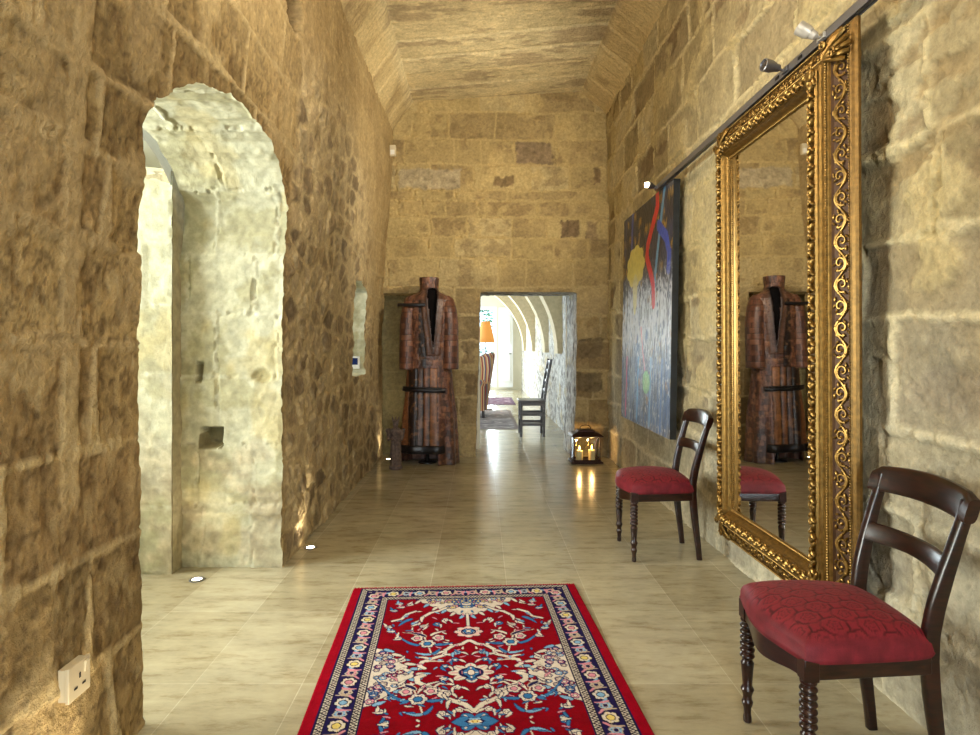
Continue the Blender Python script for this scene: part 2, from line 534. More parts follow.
M_STONE = mat_attr('limestone_masonry')
M_WHITE = mat_attr('limewashed_stone', .85, .3, 34, (.84, 1.12), .45, .007, 130, .4, .003)
M_PLASTER = mat_plain('white_plaster', lin(226, 222, 205), .9, nscale=5, var=(.95, 1.03), bs=.2, bd=.004)
M_WOOD = mat_wood('dark_mahogany', lin(15, 6, 5), lin(50, 20, 11), .28, .12, scale=14)
M_GOLD = mat_plain('gilding', lin(138, 106, 52), .36, .82, nscale=55, var=(.5, 1.2), bs=.3, bd=.001)
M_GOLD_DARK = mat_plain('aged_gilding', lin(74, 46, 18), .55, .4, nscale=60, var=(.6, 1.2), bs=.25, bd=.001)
M_GOLD_MID = mat_plain('worn_gilding', lin(120, 90, 42), .42, .7, nscale=55, var=(.55, 1.2), bs=.3, bd=.001)
M_STEEL = mat_plain('brushed_steel', lin(124, 122, 124), .36, .7, nscale=80, var=(.92, 1.05))
M_BLACK = mat_plain('black_metal', lin(26, 22, 20), .45, .5, nscale=40)
M_WHITEPL = mat_plain('cream_plastic', lin(206, 192, 160), .35, nscale=4, var=(.98, 1.02))
# ------------------------------------------------------------------ setting
XR = 1.45
def xl(z):   # left wall plan position leans in with height
    return -1.12 + .13 * sstep(1.2, 3.7, z)

def graded(a, b, s0, s1):
    out = [a]
    while out[-1] < b:
        t = (out[-1] - a) / (b - a); out.append(out[-1] + s0 + (s1 - s0) * t)
    out[-1] = b
    return np.array(out)

US = np.r_[np.linspace(-3.05, 1.25, 60), graded(1.262, END_Y + .09, .008, .018)]
VS = np.linspace(0, 3.78, 330)

# arch opening outline in (y, z)
arch_base = [(2.055, -.02), (2.05, .6), (2.045, 1.2), (2.03, 1.7), (2.02, 1.96), (2.045, 2.03), (2.10, 2.085), (2.177, 2.14), (2.30, 2.22), (2.425, 2.28),
             (2.63, 2.335), (2.80, 2.355), (2.905, 2.352), (3.05, 2.335), (3.17, 2.295), (3.28, 2.245), (3.37, 2.18), (3.46, 2.10), (3.505, 2.06),
             (3.515, 1.8), (3.51, 1.2), (3.52, .6), (3.51, -.02)]
A = resample(arch_base, .012)
jit = fbm(A[:, 1] * 9 + A[:, 0] * 5, A[:, 0] * 9, 900, 4) * .026
tn = np.gradient(A, axis=0); tn /= np.hypot(*tn.T)[:, None]
A = A + np.stack([-tn[:, 1], tn[:, 0]], 1) * jit[:, None] * sstep(.0, .25, A[:, 1])[:, None]
win = [(5.43, .99), (5.52, 1.30), (5.43, 1.55), (5.50, 1.84), (5.72, 1.86), (5.98, 1.82), (6.05, 1.78), (6.02, 1.4), (6.0, .99), (5.7, .985), (5.43, .99)]
Wn = resample(win, .012)
Wn = Wn + (fbm(Wn * 1.0 @ np.array([9., 4.]), Wn[:, 1] * 9, 910, 3) * .012)[:, None]

def place_left(u, v, h):
    return np.stack([xl(v) + h, u, v], 1)
wl = struct(grid_wall('wall_left', US, VS, place_left, style_left, M_STONE, [A, Wn[:-1]]))

def rev_left(P, W, h, N):
    fade = sstep(0, .03, W)
    hs, _ = style_left(P[:, 0], P[:, 1])
    x = xl(P[:, 1]) + hs * (1 - fade) - W
    yz = P - N * (h * fade)[:, None]
    # square putlog hole and narrow slot in the far jamb
    far = P[:, 0] > 3.3
    X = x; Z = P[:, 1]
    hole = far & (np.abs(X + 1.525) < .062) & (np.abs(Z - .74) < .050)
    slot = far & (np.abs(X + 1.59) < .016) & (np.abs(Z - 1.11) < .05)
    yy = yz[:, 0] + np.where(hole, .12, 0) + np.where(slot, .06, 0)
    return np.stack([x, yy, yz[:, 1]], 1)
ALEN = np.hypot(*np.diff(A, axis=0).T).sum()
def style_reveal(u, v):
    h, c = style_white(u, v); z = ALEN - v; h, c = style_white(u, z); n = .02 * fbm(u * 20, v * 20, 5, 3)
    k = (np.abs(u - .405 + n * .4) < .067) & (np.abs(z - .760 + n * .4) < .054)
    k2 = (np.abs(u - .47) < .018) & (np.abs(z - 1.13) < .055)
    c = mix(c, lina(112, 98, 62), (k | k2) * .85)
    d = np.hypot((u - .12) / 1.1, z - 1.12) + n
    return h - .02 * sstep(.05, .03, d), mix(c, lina(150, 138, 98), sstep(.055, .035, d) * .8)
struct(strip_surface('wall_left_arch_reveal', A, np.linspace(0, .59, 80), rev_left, style_reveal, M_WHITE))
def rev_win(P, W, h, N):
    hs, _ = style_left(P[:, 0], P[:, 1]); fade = sstep(0, .03, W)
    yz = P - N * (h * fade * .4)[:, None]
    return np.stack([xl(P[:, 1]) + hs * (1 - fade) - W, yz[:, 0], yz[:, 1]], 1)
struct(strip_surface('window_1', Wn, np.linspace(0, .62, 40), rev_win, style_white, M_WHITE))

# pier that stops the passage beyond the arch
def pier():
    zs = np.linspace(0, 2.23, 150); xs = np.linspace(0, .75, 50)
    def pl(u, v, h):
        top = .04 * sstep(2.0, 2.23, v)
        return np.stack([-1.695 - u + .5 * 0, 3.405 - h * .7 + top * .3, v + .09 * u * sstep(2.0, 2.23, v)], 1)
    o = struct(grid_wall('wall_passage_pier', xs, zs, pl, lambda u, v: style_white(u + 7, v), M_WHITE))
    mb = MB(); mb.box((-2.07, 3.62, 1.11), (.75, .40, 2.22)); 
    mb.build('wall_passage_pier_core', mat_plain('rough_limewash', lin(166, 156, 126), .9, nscale=16, var=(.7, 1.15), bs=.8, bd=.02), smooth=False)['kind'] = 'structure'
pier()

# skin of the passage on the far side of the left wall
def ngon(name, pts, mat):
    me = bpy.data.meshes.new(name); me.from_pydata(pts, [], [tuple(range(len(pts)))]); 
    return struct(link(name, me, mat, smooth=False))
XP = -1.705
ap = [(p[0], p[1]) for p in resample(arch_base, .05)]
ngon('wall_passage_right_near', [(XP, a, b) for a, b in [(-3.2, 0)] + ap + [(4.4, 0), (4.4, 3.0), (-3.2, 3.0)]], M_PLASTER)
ngon('wall_passage_right_mid', [(XP, a, b) for a, b in [(4.4, 0), (5.40, 0), (5.40, 3), (4.4, 3)]], M_PLASTER)
ngon('wall_passage_right_low', [(XP, a, b) for a, b in [(5.40, 0), (6.08, 0), (6.08, .97), (5.40, .97)]], M_PLASTER)
ngon('wall_passage_right_high', [(XP, a, b) for a, b in [(5.40, 1.88), (6.08, 1.88), (6.08, 3), (5.40, 3)]], M_PLASTER)
ngon('wall_passage_right_far', [(XP, a, b) for a, b in [(6.08, 0), (7.2, 0), (7.2, 3), (6.08, 3)]], M_PLASTER)
ngon('wall_passage_far', [(XP, 7.2, 0), (-3.6, 7.2, 0), (-3.6, 7.2, 3), (XP, 7.2, 3)], M_PLASTER)
ngon('wall_passage_near', [(XP, -.5, 0), (-3.6, -.5, 0), (-3.6, -.5, 3), (XP, -.5, 3)], M_PLASTER)
# passage outer wall with two window openings
def wall_with_holes(name, fixed, axis, a0, a1, z0, z1, holes, mat, thick=.0):
    """axis 'x': plane X=fixed spanning y a0..a1;  axis 'y': plane Y=fixed spanning x"""
    mb = MB(); As = sorted({a0, a1} | {h[0] for h in holes} | {h[1] for h in holes}); Zs = sorted({z0, z1} | {h[2] for h in holes} | {h[3] for h in holes})
    for i in range(len(As) - 1):
        for j in range(len(Zs) - 1):
            ca = (As[i] + As[i + 1]) / 2; cz = (Zs[j] + Zs[j + 1]) / 2
            if any(h[0] < ca < h[1] and h[2] < cz < h[3] for h in holes): continue
            s = (thick, As[i + 1] - As[i], Zs[j + 1] - Zs[j]); c = (fixed, ca, cz)
            if axis == 'y': s = (s[1], s[0], s[2]); c = (ca, fixed, cz)
            mb.box(c, s)
    o = mb.build(name, mat, smooth=False); return struct(o)
wall_with_holes('wall_passage_left', -3.7, 'x', -.5, 7.2, 0, 3.0, [(1.4, 3.4, .8, 2.5), (4.6, 6.4, .8, 2.5)], M_PLASTER, .2)
ngon('ceiling_passage', [(-3.6, -.5, 3), (XP, -.5, 3), (XP, 7.2, 3), (-3.6, 7.2, 3)], M_PLASTER)

# right wall
def place_right(u, v, h):
    return np.stack([XR - .02 * sstep(2.5, 4, v) - h, u, v], 1)
VR = np.linspace(0, 3.96, 345)
struct(grid_wall('wall_right', US, VR, place_right, style_right, M_STONE))

# end wall with the doorway and a shallow blocked niche
def jag(pts, amp, seed, step=.012):
    P = resample(pts, step)
    return P + np.stack([fbm(P[:, 1] * 7, P[:, 0] * 7 + 3, seed, 4) * amp, fbm(P[:, 0] * 7, P[:, 1] * 7, seed + 9, 4) * amp * .5], 1)
DR = jag([(-.05, -.03), (-.04, .5), (-.01, 1.2), (.0, 1.865), (.03, 1.88), (1.06, 1.875), (1.10, 1.86), (1.10, 1.2), (1.085, .5), (1.06, -.03)], .010, 920)
NI = jag([(-1.2, -.03), (-1.2, 1.86), (-.42, 1.865), (-.42, -.03)], .012, 930)
def place_end(u, v, h):
    return np.stack([u, END_Y - h, v], 1)
UE = np.linspace(-1.24, 1.52, 250); VE = np.linspace(0, 4.2, 360)
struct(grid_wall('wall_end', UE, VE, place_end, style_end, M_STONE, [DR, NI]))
def rev_end(P, W, h, N):
    hs, _ = style_end(P[:, 0], P[:, 1]); fade = sstep(0, .03, W)
    xz = P + N * (h * fade * .5)[:, None]
    return np.stack([xz[:, 0] - .07 * W * (P[:, 0] > .9), END_Y - hs * (1 - fade) + W, xz[:, 1]], 1)
def style_grey(u, v):
    d, q1, q2 = rubble(v, u, .13, .07, 701)
    n = fbm(u * 5, v * 5, 731, 5); n2 = fbm(u * 22, v * 22, 741, 4)
    m = sstep(.004, .02, d)
    c = mix(lina(196, 190, 186) * np.ones(3), pal(q1, [lina(140, 130, 122), lina(176, 168, 162), lina(104, 94, 90), lina(158, 148, 140)]), m * .9)
    vs_ = sstep(.08, .3, fbm(u * 26, v * 7, 751, 4)); c = mix(c, lina(92, 84, 84), vs_ * .6)
    c = mix(c, lina(178, 156, 112), sstep(.15, .5, n) * .6)
    return m * (-.004 + .03 * (q2 - .5)) + .012 * n2 + .01 * n, c * (1 + .22 * n2[..., None])
struct(strip_surface('wall_end_doorway_reveal', DR, np.linspace(0, .56, 40), rev_end, style_grey, M_STONE))
struct(strip_surface('wall_end_niche_reveal', NI, np.linspace(0, .26, 20), rev_end, style_end, M_STONE))
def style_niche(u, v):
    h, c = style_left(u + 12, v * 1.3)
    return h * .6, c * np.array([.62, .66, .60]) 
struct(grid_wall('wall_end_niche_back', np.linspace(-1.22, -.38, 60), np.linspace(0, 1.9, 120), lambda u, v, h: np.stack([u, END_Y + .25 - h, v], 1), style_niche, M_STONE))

# ceiling with stone haunches
CS = np.array([(-1.03, 3.60), (-.985, 3.72), (-.775, 4.00), (-.765, 4.035), (1.155, 4.155), (1.165, 4.12), (1.40, 3.93), (1.45, 3.86)])
cseg = np.hypot(*np.diff(CS, axis=0).T); cs = np.r_[0, np.cumsum(cseg)]
cq = np.linspace(0, cs[-1], 190)
def place_ceil(u, s, h):
    # s is parametrised by x across the hall
    q = np.interp(s, sx, cq); x = np.interp(q, cs, CS[:, 0]); z = np.interp(q, cs, CS[:, 1])
    left = s < -.8; right = s > 1.19
    nx = np.where(left, .75, np.where(right, -.65, 0)); nz = np.where(left | right, -.7, -1)
    return np.stack([x + nx * h, u, z + nz * h], 1)
sx = np.interp(cq, cs, CS[:, 0])
struct(grid_wall('ceiling', np.r_[np.linspace(-3, 2.0, 40), graded(2.02, END_Y + .05, .014, .02)], sx, place_ceil, style_ceiling, M_STONE))

# floor
def mat_floor():
    m, nt, b = nodes('polished_limestone_floor')
    tc = nt.nodes.new('ShaderNodeTexCoord'); mp = nt.nodes.new('ShaderNodeMapping')
    mp.inputs['Location'].default_value = (.66 + .8, -2.30 + 6.27, 0)
    nt.links.new(tc.outputs['Object'], mp.inputs[0])
    br = nt.nodes.new('ShaderNodeTexBrick'); br.offset = 0.0; br.offset_frequency = 2
    br.inputs['Scale'].default_value = 1; br.inputs['Brick Width'].default_value = .40; br.inputs['Row Height'].default_value = .627
    br.inputs['Mortar Size'].default_value = .0028; br.inputs['Mortar Smooth'].default_value = .6
    br.inputs['Color1'].default_value = rgba(lin(180, 172, 146)); br.inputs['Color2'].default_value = rgba(lin(162, 152, 124))
    br.inputs['Mortar'].default_value = rgba(lin(190, 182, 158))
    nt.links.new(mp.outputs[0], br.inputs['Vector'])
    n1 = noise(nt, 2.2, 6, .65, sc3=(1, 1.6, 1)); n2 = noise(nt, 7, 7, .72, sc3=(.7, 2.2, 1)); n3 = noise(nt, 60, 3)
    c = mulcol(nt, br.outputs['Color'], n1.outputs['Fac'], .82, 1.14)
    cr = nt.nodes.new('ShaderNodeValToRGB'); el = cr.color_ramp.elements
    el[0].position = .28; el[0].color = (.56, .49, .36, 1); el[1].position = .70; el[1].color = (1.12, 1.12, 1.10, 1)
    e_ = el.new(.48); e_.color = (.94, .93, .90, 1)
    nt.links.new(n2.outputs['Fac'], cr.inputs[0])
    mx = nt.nodes.new('ShaderNodeVectorMath'); mx.operation = 'MULTIPLY'
    nt.links.new(c, mx.inputs[0]); nt.links.new(cr.outputs[0], mx.inputs[1]); nt.links.new(mx.outputs[0], b.inputs['Base Color'])
    mr = nt.nodes.new('ShaderNodeMapRange'); mr.inputs['From Min'].default_value = .35; mr.inputs['From Max'].default_value = .65
    mr.inputs['To Min'].default_value = .19; mr.inputs['To Max'].default_value = .19
    nt.links.new(n1.outputs['Fac'], mr.inputs[0]); nt.links.new(mr.outputs[0], b.inputs['Roughness'])
    b.inputs['Specular IOR Level'].default_value = .55
    p = bump(nt, b, n2.outputs['Fac'], .22, .004)
    p = bump(nt, b, n3.outputs['Fac'], .06, .0012, p)
    iv = nt.nodes.new('ShaderNodeMath'); iv.operation = 'SUBTRACT'; iv.inputs[0].default_value = 1
    nt.links.new(br.outputs['Fac'], iv.inputs[1]); bump(nt, b, iv.outputs[0], .3, .002, p)
    return m
M_FLOOR = mat_floor()
ngon('floor', [(-3.6, -3.1, 0), (3.2, -3.1, 0), (3.2, 19, 0), (-3.6, 19, 0)], M_FLOOR)

# hall behind the camera; its unseen glazed door is added for fill daylight
M_BACK = mat_plain('back_wall_stone', lin(190, 162, 114), .9, nscale=7, var=(.8, 1.15), bs=.5, bd=.02)
wall_with_holes('wall_back', -3.05, 'y', -1.3, 1.6, 0, 4.3, [(-.75, 1.05, 0.02, 2.6)], M_BACK, .1)

# far room -----------------------------------------------------------
def place_far(u, v, h):
    return np.stack([1.24 - h, u, v], 1)
struct(grid_wall('wall_right_far_room', graded(7.55, 18.4, .02, .06), np.linspace(0, 3.2, 140), place_far, style_grey, M_STONE))
wall_with_holes('wall_left_far_room', -3.0, 'x', 7.55, 18.4, 0, 3.2, [(8.2, 10.8, .4, 2.8), (12.0, 15.0, .4, 2.8), (15.8, 18.0, .3, 2.9)], M_PLASTER, .1)
wall_with_holes('wall_far_room_near', 7.60, 'y', -3.0, .0, 0, 3.2, [], M_PLASTER, .02)
wall_with_holes('wall_far_room_near_top', 7.60, 'y', .0, 1.3, 1.9, 3.2, [], M_PLASTER, .02)
wall_with_holes('wall_far_room_near_right', 7.60, 'y', 1.05, 1.3, 0, 1.9, [], M_PLASTER, .02)
wall_with_holes('wall_far_room_end', 18.45, 'y', -3.0, 1.3, 0, 3.2, [(-1.6, .50, .05, 2.45)], M_PLASTER, .1)
ngon('ceiling_far_room', [(-3, 7.58, 3.2), (1.3, 7.58, 3.2), (1.3, 18.5, 3.2), (-3, 18.5, 3.2)], M_PLASTER)
M_TAN = mat_plain('tan_arch_stone', lin(196, 180, 146), .9, nscale=18, var=(.85, 1.1), bs=.4, bd=.01)
for k, y0 in enumerate((9.35, 11.2, 13.9, 16.6)):
    mb = MB(); cx = -.88; a = 2.05; zc = 1.15; bz = 1.9; th = .40; xw = 1.27
    out = [(cx + a * math.cos(t), zc + bz * math.sin(t)) for t in np.linspace(0, PI, 40)]
    n = len(out); vs = []; fs = []
    for i, (x, z) in enumerate(out):
        for yy in (y0, y0 + th):
            vs.append((x, yy, z)); vs.append((x, yy, 3.199))
    for i in range(n - 1):
        a0 = i * 4; b0 = a0 + 4
        fs += [(a0, a0 + 1, b0 + 1, b0), (a0 + 2, b0 + 2, b0 + 3, a0 + 3), (a0, b0, b0 + 2, a0 + 2)]
    mb.add(vs, fs)
    mb.box(((out[0][0] + xw) / 2, y0 + th / 2, (zc + 3.2) / 2), (xw - out[0][0] + .0001, th, 3.2 - zc))
    struct(mb.build('trim_%d' % (k + 1), M_TAN, smooth=False))

# glazed door at the end of the far room
M_WFRAME = mat_plain('white_paint', lin(235, 238, 240), .4, nscale=3, var=(.98, 1.02))
def mat_glass():
    m = bpy.data.materials.new('window_glass'); m.use_nodes = True; nt = m.node_tree; nt.nodes.clear()
    o = nt.nodes.new('ShaderNodeOutputMaterial'); t = nt.nodes.new('ShaderNodeBsdfTransparent'); g = nt.nodes.new('ShaderNodeBsdfGlossy')
    g.inputs['Roughness'].default_value = .02; mx = nt.nodes.new('ShaderNodeMixShader'); fr = nt.nodes.new('ShaderNodeFresnel'); fr.inputs[0].default_value = 1.45
    t.inputs[0].default_value = (.96, .98, .97, 1)
    nt.links.new(fr.outputs[0], mx.inputs[0]); nt.links.new(t.outputs[0], mx.inputs[1]); nt.links.new(g.outputs[0], mx.inputs[2]); nt.links.new(mx.outputs[0], o.inputs[0])
    return m
M_GLASS = mat_glass()
def glazed(name, axis, fixed, a0, a1, z0, z1, nmull, fw=.07, mat=M_WFRAME):
    e = bpy.data.objects.new(name, None); COL.objects.link(e); e['kind'] = 'structure'
    mb = MB(); gl = MB()
    def bx(m, ca, cz, wa, wz, th):
        if axis == 'y': m.box((ca, fixed, cz), (wa, th, wz))
        else: m.box((fixed, ca, cz), (th, wa, wz))
    bx(mb, (a0 + a1) / 2, z1 - fw / 2, a1 - a0, fw, .07); bx(mb, (a0 + a1) / 2, z0 + fw / 2, a1 - a0, fw, .07)
    bx(mb, a0 + fw / 2, (z0 + z1) / 2, fw, z1 - z0 - 2 * fw, .07); bx(mb, a1 - fw / 2, (z0 + z1) / 2, fw, z1 - z0 - 2 * fw, .07)
    for k in range(1, nmull):
        bx(mb, a0 + (a1 - a0) * k / nmull, (z0 + z1) / 2, fw * .8, z1 - z0 - 2 * fw, .05)
    bx(gl, (a0 + a1) / 2, (z0 + z1) / 2, a1 - a0 - fw, z1 - z0 - fw, .006)
    mb.build('frame', mat, e, bevel=.004); gl.build('pane', M_GLASS, e, smooth=False)
    return e
glazed('door_1', 'y', 18.43, -1.6, .50, .05, 2.45, 3, .09)
glazed('door_2_added', 'y', -3.05, -.75, 1.05, .02, 2.6, 2)  # added and unseen: opening for fill light from behind the camera
glazed('window_2', 'x', -3.7, 1.4, 3.4, .8, 2.5, 2)
glazed('window_3', 'x', -3.7, 4.6, 6.4, .8, 2.5, 2)
glazed('window_4', 'x', -3.0, 8.2, 10.8, .4, 2.8, 2)
glazed('window_5', 'x', -3.0, 12.0, 15.0, .4, 2.8, 2)
glazed('window_6_added', 'x', -3.0, 15.8, 18.0, .3, 2.9, 2)  # added and unseen: opening for light on the far end
# white shutter leaf folded back beside the far glazed door
e = bpy.data.objects.new('door_3', None); COL.objects.link(e); e['kind'] = 'structure'
mb = MB(); mb.box((.76, 18.30, 1.24), (.42, .045, 2.36)); mb.build('leaf', M_WFRAME, e, bevel=.004)
mb = MB()
for z in (.65, 1.75): mb.box((.76, 18.265, z), (.26, .02, .85))
mb.build('panel', M_WFRAME, e, bevel=.006)
mb = MB(); mb.tube([(.92, 18.27, 1.05), (.92, 18.22, 1.05), (.86, 18.21, 1.05)], .012); mb.build('handle', M_BLACK, e)
# ------------------------------------------------------------------ rug
def segd(u, v, a, b):
    ax, ay = a; bx, by = b; dx, dy = bx - ax, by - ay
    t = np.clip(((u - ax) * dx + (v - ay) * dy) / (dx * dx + dy * dy + 1e-12), 0, 1)
    return np.hypot(u - ax - t * dx, v - ay - t * dy), t

class Raster:
    def __init__(self, u, v, base):
        self.u, self.v = u, v; self.c = np.ones((len(u), 3)) * base
    def put(self, m, col, a=1.0):
        m = m.astype(float) * a
        self.c = self.c * (1 - m[:, None]) + np.asarray(col) * m[:, None]
    def line(self, pts, w, col, edge=None, ew=.003):
        d = np.full(len(self.u), 9.)
        for a, b in zip(pts[:-1], pts[1:]):
            d = np.minimum(d, segd(self.u, self.v, a, b)[0])
        if edge is not None: self.put(d < w + ew, edge)
        self.put(d < w, col)
    def leaf(self, p, ang, L, W, col, edge=None, curve=0.0, ew=.0035):
        dx, dy = self.u - p[0], self.v - p[1]
        s = (dx * math.cos(ang) + dy * math.sin(ang)) / L
        t = (-dx * math.sin(ang) + dy * math.cos(ang)) - curve * s * s * L
        w = W * np.sqrt(np.clip(s * (1 - s), 0, 1)) * 2 * (1.15 - .5 * s) * .5
        ok = (s > 0) & (s < 1)
        if edge is not None: self.put((s > -.04) & (s < 1.06) & (np.abs(t) < w + ew), edge)
        self.put(ok & (np.abs(t) < w), col)
    def flower(self, p, r, n, col, edge=None, mid=None, ph=0.0, amp=.25, sy=1.0):
        dx, dy = self.u - p[0], (self.v - p[1]) / sy; R = np.hypot(dx, dy); a = np.arctan2(dy, dx)
        rr = r * (1 - amp + amp * np.abs(np.cos((a + ph) * n / 2)))
        if edge is not None: self.put(R < rr + .0045, edge)
        self.put(R < rr, col)
        if mid is not None:
            self.put(R < r * .55, edge if edge is not None else mid); self.put(R < r * .42, mid)
            self.put((R < rr * .92) & (R > r * .55) & (np.abs(np.sin((a + ph) * n / 2)) < .16), mid)

RED = lina(120, 5, 20); DKRED = lina(128, 8, 24); NAVY = lina(30, 24, 66); CREAM = lina(200, 188, 172); BLUE = lina(52, 104, 150)
PINK = lina(196, 128, 140); LTBL = lina(120, 160, 190); TAUPE = lina(170, 150, 130); GOLDY = lina(206, 184, 104); BLACK = lina(26, 20, 34)
RW_, RL = 1.15, 2.34
def rug_colors(u, v):
    U = np.abs(u); V = np.where(v > RL / 2, RL - v, v)
    side = RW_ / 2 - U
    d = np.minimum(side, V + .032)
    R = Raster(U, V, RED)
    n = fbm(u * 30, v * 30, 21, 3)
    R.c *= (1 + .12 * fbm(u * 2, v * 14, 25, 3)[:, None])
    # --- field ornament
    # corner / top pendant medallions in cream
    k = U / .235; top = .155 + .20 * np.clip(1 - k, 0, 1) ** .8 + .018 * np.abs(np.cos(U * 75))
    R.put((V < top + .006) & (U < .245), NAVY); R.put((V < top) & (U < .235), CREAM * .95)
    q = np.abs(V - .86); sidew = .388 - .165 * np.clip(1 - q / .21, 0, 1) ** .8 - .015 * np.abs(np.cos(V * 75))
    R.put((U > sidew - .006) & (q < .216), NAVY); R.put((U > sidew) & (q < .212), CREAM)
    rng = random.Random(4)
    for _ in range(46):
        x, y = rng.uniform(0, .2), rng.uniform(.16, .32)
        if y < .15 + .2 * (1 - x / .235): R.flower((x, y), rng.uniform(.010, .017), 5, rng.choice([PINK, BLUE, TAUPE, LTBL]), NAVY * 1.5, GOLDY)
    for _ in range(62):
        y = rng.uniform(.68, 1.04); x = rng.uniform(.365 - .13 * (1 - abs(y - .86) / .2), .37)
        R.flower((x, y), rng.uniform(.009, .016), 5, rng.choice([PINK, BLUE, TAUPE, RED, LTBL]), NAVY * 1.5, CREAM)
    for i in range(-5, 6):
        y = .86 + i * .04; x = .365 - .155 * max(0, 1 - abs(i) * .04 / .21) ** .8
        R.leaf((x, y), PI + i * .10, .05, .020, LTBL if i % 2 else CREAM, NAVY)
    for i in range(6):
        x = .225 - i * .042; y = .16 + .2 * max(0, 1 - x / .235) ** .8
        R.leaf((x, y), PI / 2 - .5, .045, .018, LTBL if i % 2 else CREAM, NAVY)
    # pendant flower, stems, ogee vine
    R.line([(0, .34), (0, .46)], .006, CREAM, NAVY)
    vine = [(0.004, .60), (.03, .63), (.07, .645), (.10, .68), (.105, .72), (.15, .745), (.19, .77), (.20, .80), (.18, .82)]
    R.line(vine, .0085, CREAM, NAVY)
    vine2 = [(.18, .87), (.205, .885), (.20, .92), (.16, .95), (.125, .97), (.115, 1.01), (.08, 1.04), (.03, 1.07), (.004, 1.11)]
    R.line(vine2, .0105, CREAM, NAVY)
    for p, a in (((.07, .645), -1.2), ((.105, .71), 2.6), ((.16, .75), -.8), ((.125, .97), 2.4), ((.08, 1.04), .9), ((.17, .945), .6), ((.10, .69), .1)):
        R.leaf(p, a, .05, .016, CREAM, NAVY, .5)
    R.line([(.11, .77), (.15, .765), (.19, .772)], .004, CREAM); R.line([(.07, .94), (.12, .93), (.14, .955), (.12, .975)], .005, CREAM, NAVY)
    R.flower((0, .52), .062, 8, lina(206, 170, 160), NAVY, CREAM, sy=.85); R.flower((0, .515), .024, 6, BLUE, NAVY, CREAM)
    R.flower((0, .86), .088, 8, CREAM, NAVY, lina(190, 120, 130), sy=.8, amp=.35); R.flower((0, .86), .030, 4, BLUE, NAVY, CREAM, sy=1.4)
    R.flower((0, 1.19), .075, 6, BLUE, NAVY, CREAM, amp=.4); R.flower((0, 1.19), .028, 5, GOLDY, CREAM, RED)
    R.leaf((.02, 1.15), .25, .09, .03, BLUE, NAVY, .4)
    # flower clusters on stems
    for (x, y) in ((.175, .62), (.195, 1.03)):
        R.line([(x, y), (x - .02, y + .09)], .003, CREAM); R.line([(x, y), (x + .03, y - .11)], .003, CREAM)
        R.flower((x, y), .034, 6, CREAM, NAVY, BLUE); R.flower((x - .045, y - .05), .026, 5, CREAM, NAVY, PINK); R.flower((x + .045, y - .05), .026, 5, CREAM, NAVY, PINK)
        R.leaf((x + .03, y + .01), .15, .11, .022, BLUE, NAVY, -1.6); R.leaf((x - .03, y + .01), PI - .3, .07, .018, BLUE, NAVY, .5)
        R.leaf((x + .01, y - .06), -1.0, .09, .018, NAVY, CREAM * .8, .6); R.leaf((x - .01, y - .07), -2.1, .07, .016, CREAM, NAVY, -.5)
        R.leaf((x - .02, y + .09), PI + .4, .05, .018, BLUE, NAVY, .6); R.leaf((x - .02, y + .09), .3, .06, .018, LTBL, NAVY, -.6)
    R.line([(.10, .27), (.13, .30), (.17, .32), (.20, .36)], .008, CREAM, NAVY); R.leaf((.20, .36), .9, .05, .02, CREAM, NAVY, .6)
    R.line([(.24, .30), (.28, .33), (.30, .38), (.34, .40)], .007, CREAM, NAVY); R.leaf((.25, .38), .4, .08, .022, BLUE, NAVY, .5)
    for (x, y, c) in ((.31, .25, PINK), (.34, .29, BLUE), (.27, .22, CREAM), (.32, .21, LTBL), (.35, .46, CREAM), (.14, .44, BLUE), (.20, .46, CREAM), (.24, .43, LTBL),
                      (.10, .40, CREAM), (.335, .50, LTBL), (.30, .57, CREAM), (.06, .76, BLUE), (.10, .81, BLUE), (.10, .90, BLUE), (.055, .96, CREAM), (.05, .70, LTBL),
                      (.05, 1.10, CREAM), (.11, 1.12, CREAM), (.32, 1.10, CREAM), (.27, .75, CREAM), (.26, .93, CREAM), (.30, 1.16, BLUE), (.09, 1.0, CREAM)):
        R.flower((x, y), .015, 5, c, NAVY, CREAM, ph=x * 9); R.leaf((x + .014, y), .4 + x * 12, .036, .013, c, NAVY, .5); R.leaf((x - .014, y), 3.4 - x * 9, .034, .012, CREAM, NAVY, -.5)
    for _ in range(75):
        x, y = rng.uniform(.02, .35), rng.uniform(.30, 1.16)
        R.leaf((x, y), rng.uniform(0, 6.28), rng.uniform(.018, .034), .009, rng.choice([CREAM, LTBL, PINK, BLUE]), NAVY, rng.uniform(-.6, .6), .002)
    # --- borders by distance from the edge
    run = np.where(side < V + .032, V, U + .013)
    def band(a, b): return (d >= a) & (d < b)
    for a, b in ((.045, .085), (.155, .195)):
        R.put(band(a, b), CREAM * .86)
        z = np.abs(((run / .030) % 1) - .5) * 2; w = (d - a) / (b - a)
        R.put(band(a, b) & (np.abs(w - (.25 + .5 * z)) < .10), BLACK)
        R.put(band(a, b) & (np.abs(w - (.75 - .5 * z)) < .07), BLACK * 2)
        R.put(band(a, a + .005) | band(b - .005, b), NAVY)
        R.put(band(a + .005, a + .008) | band(b - .008, b - .005), BLACK)
    m = band(.085, .155)
    R.put(m, NAVY)
    B = Raster(run, d, NAVY); B.c = R.c.copy()
    y = -.02; i = 0
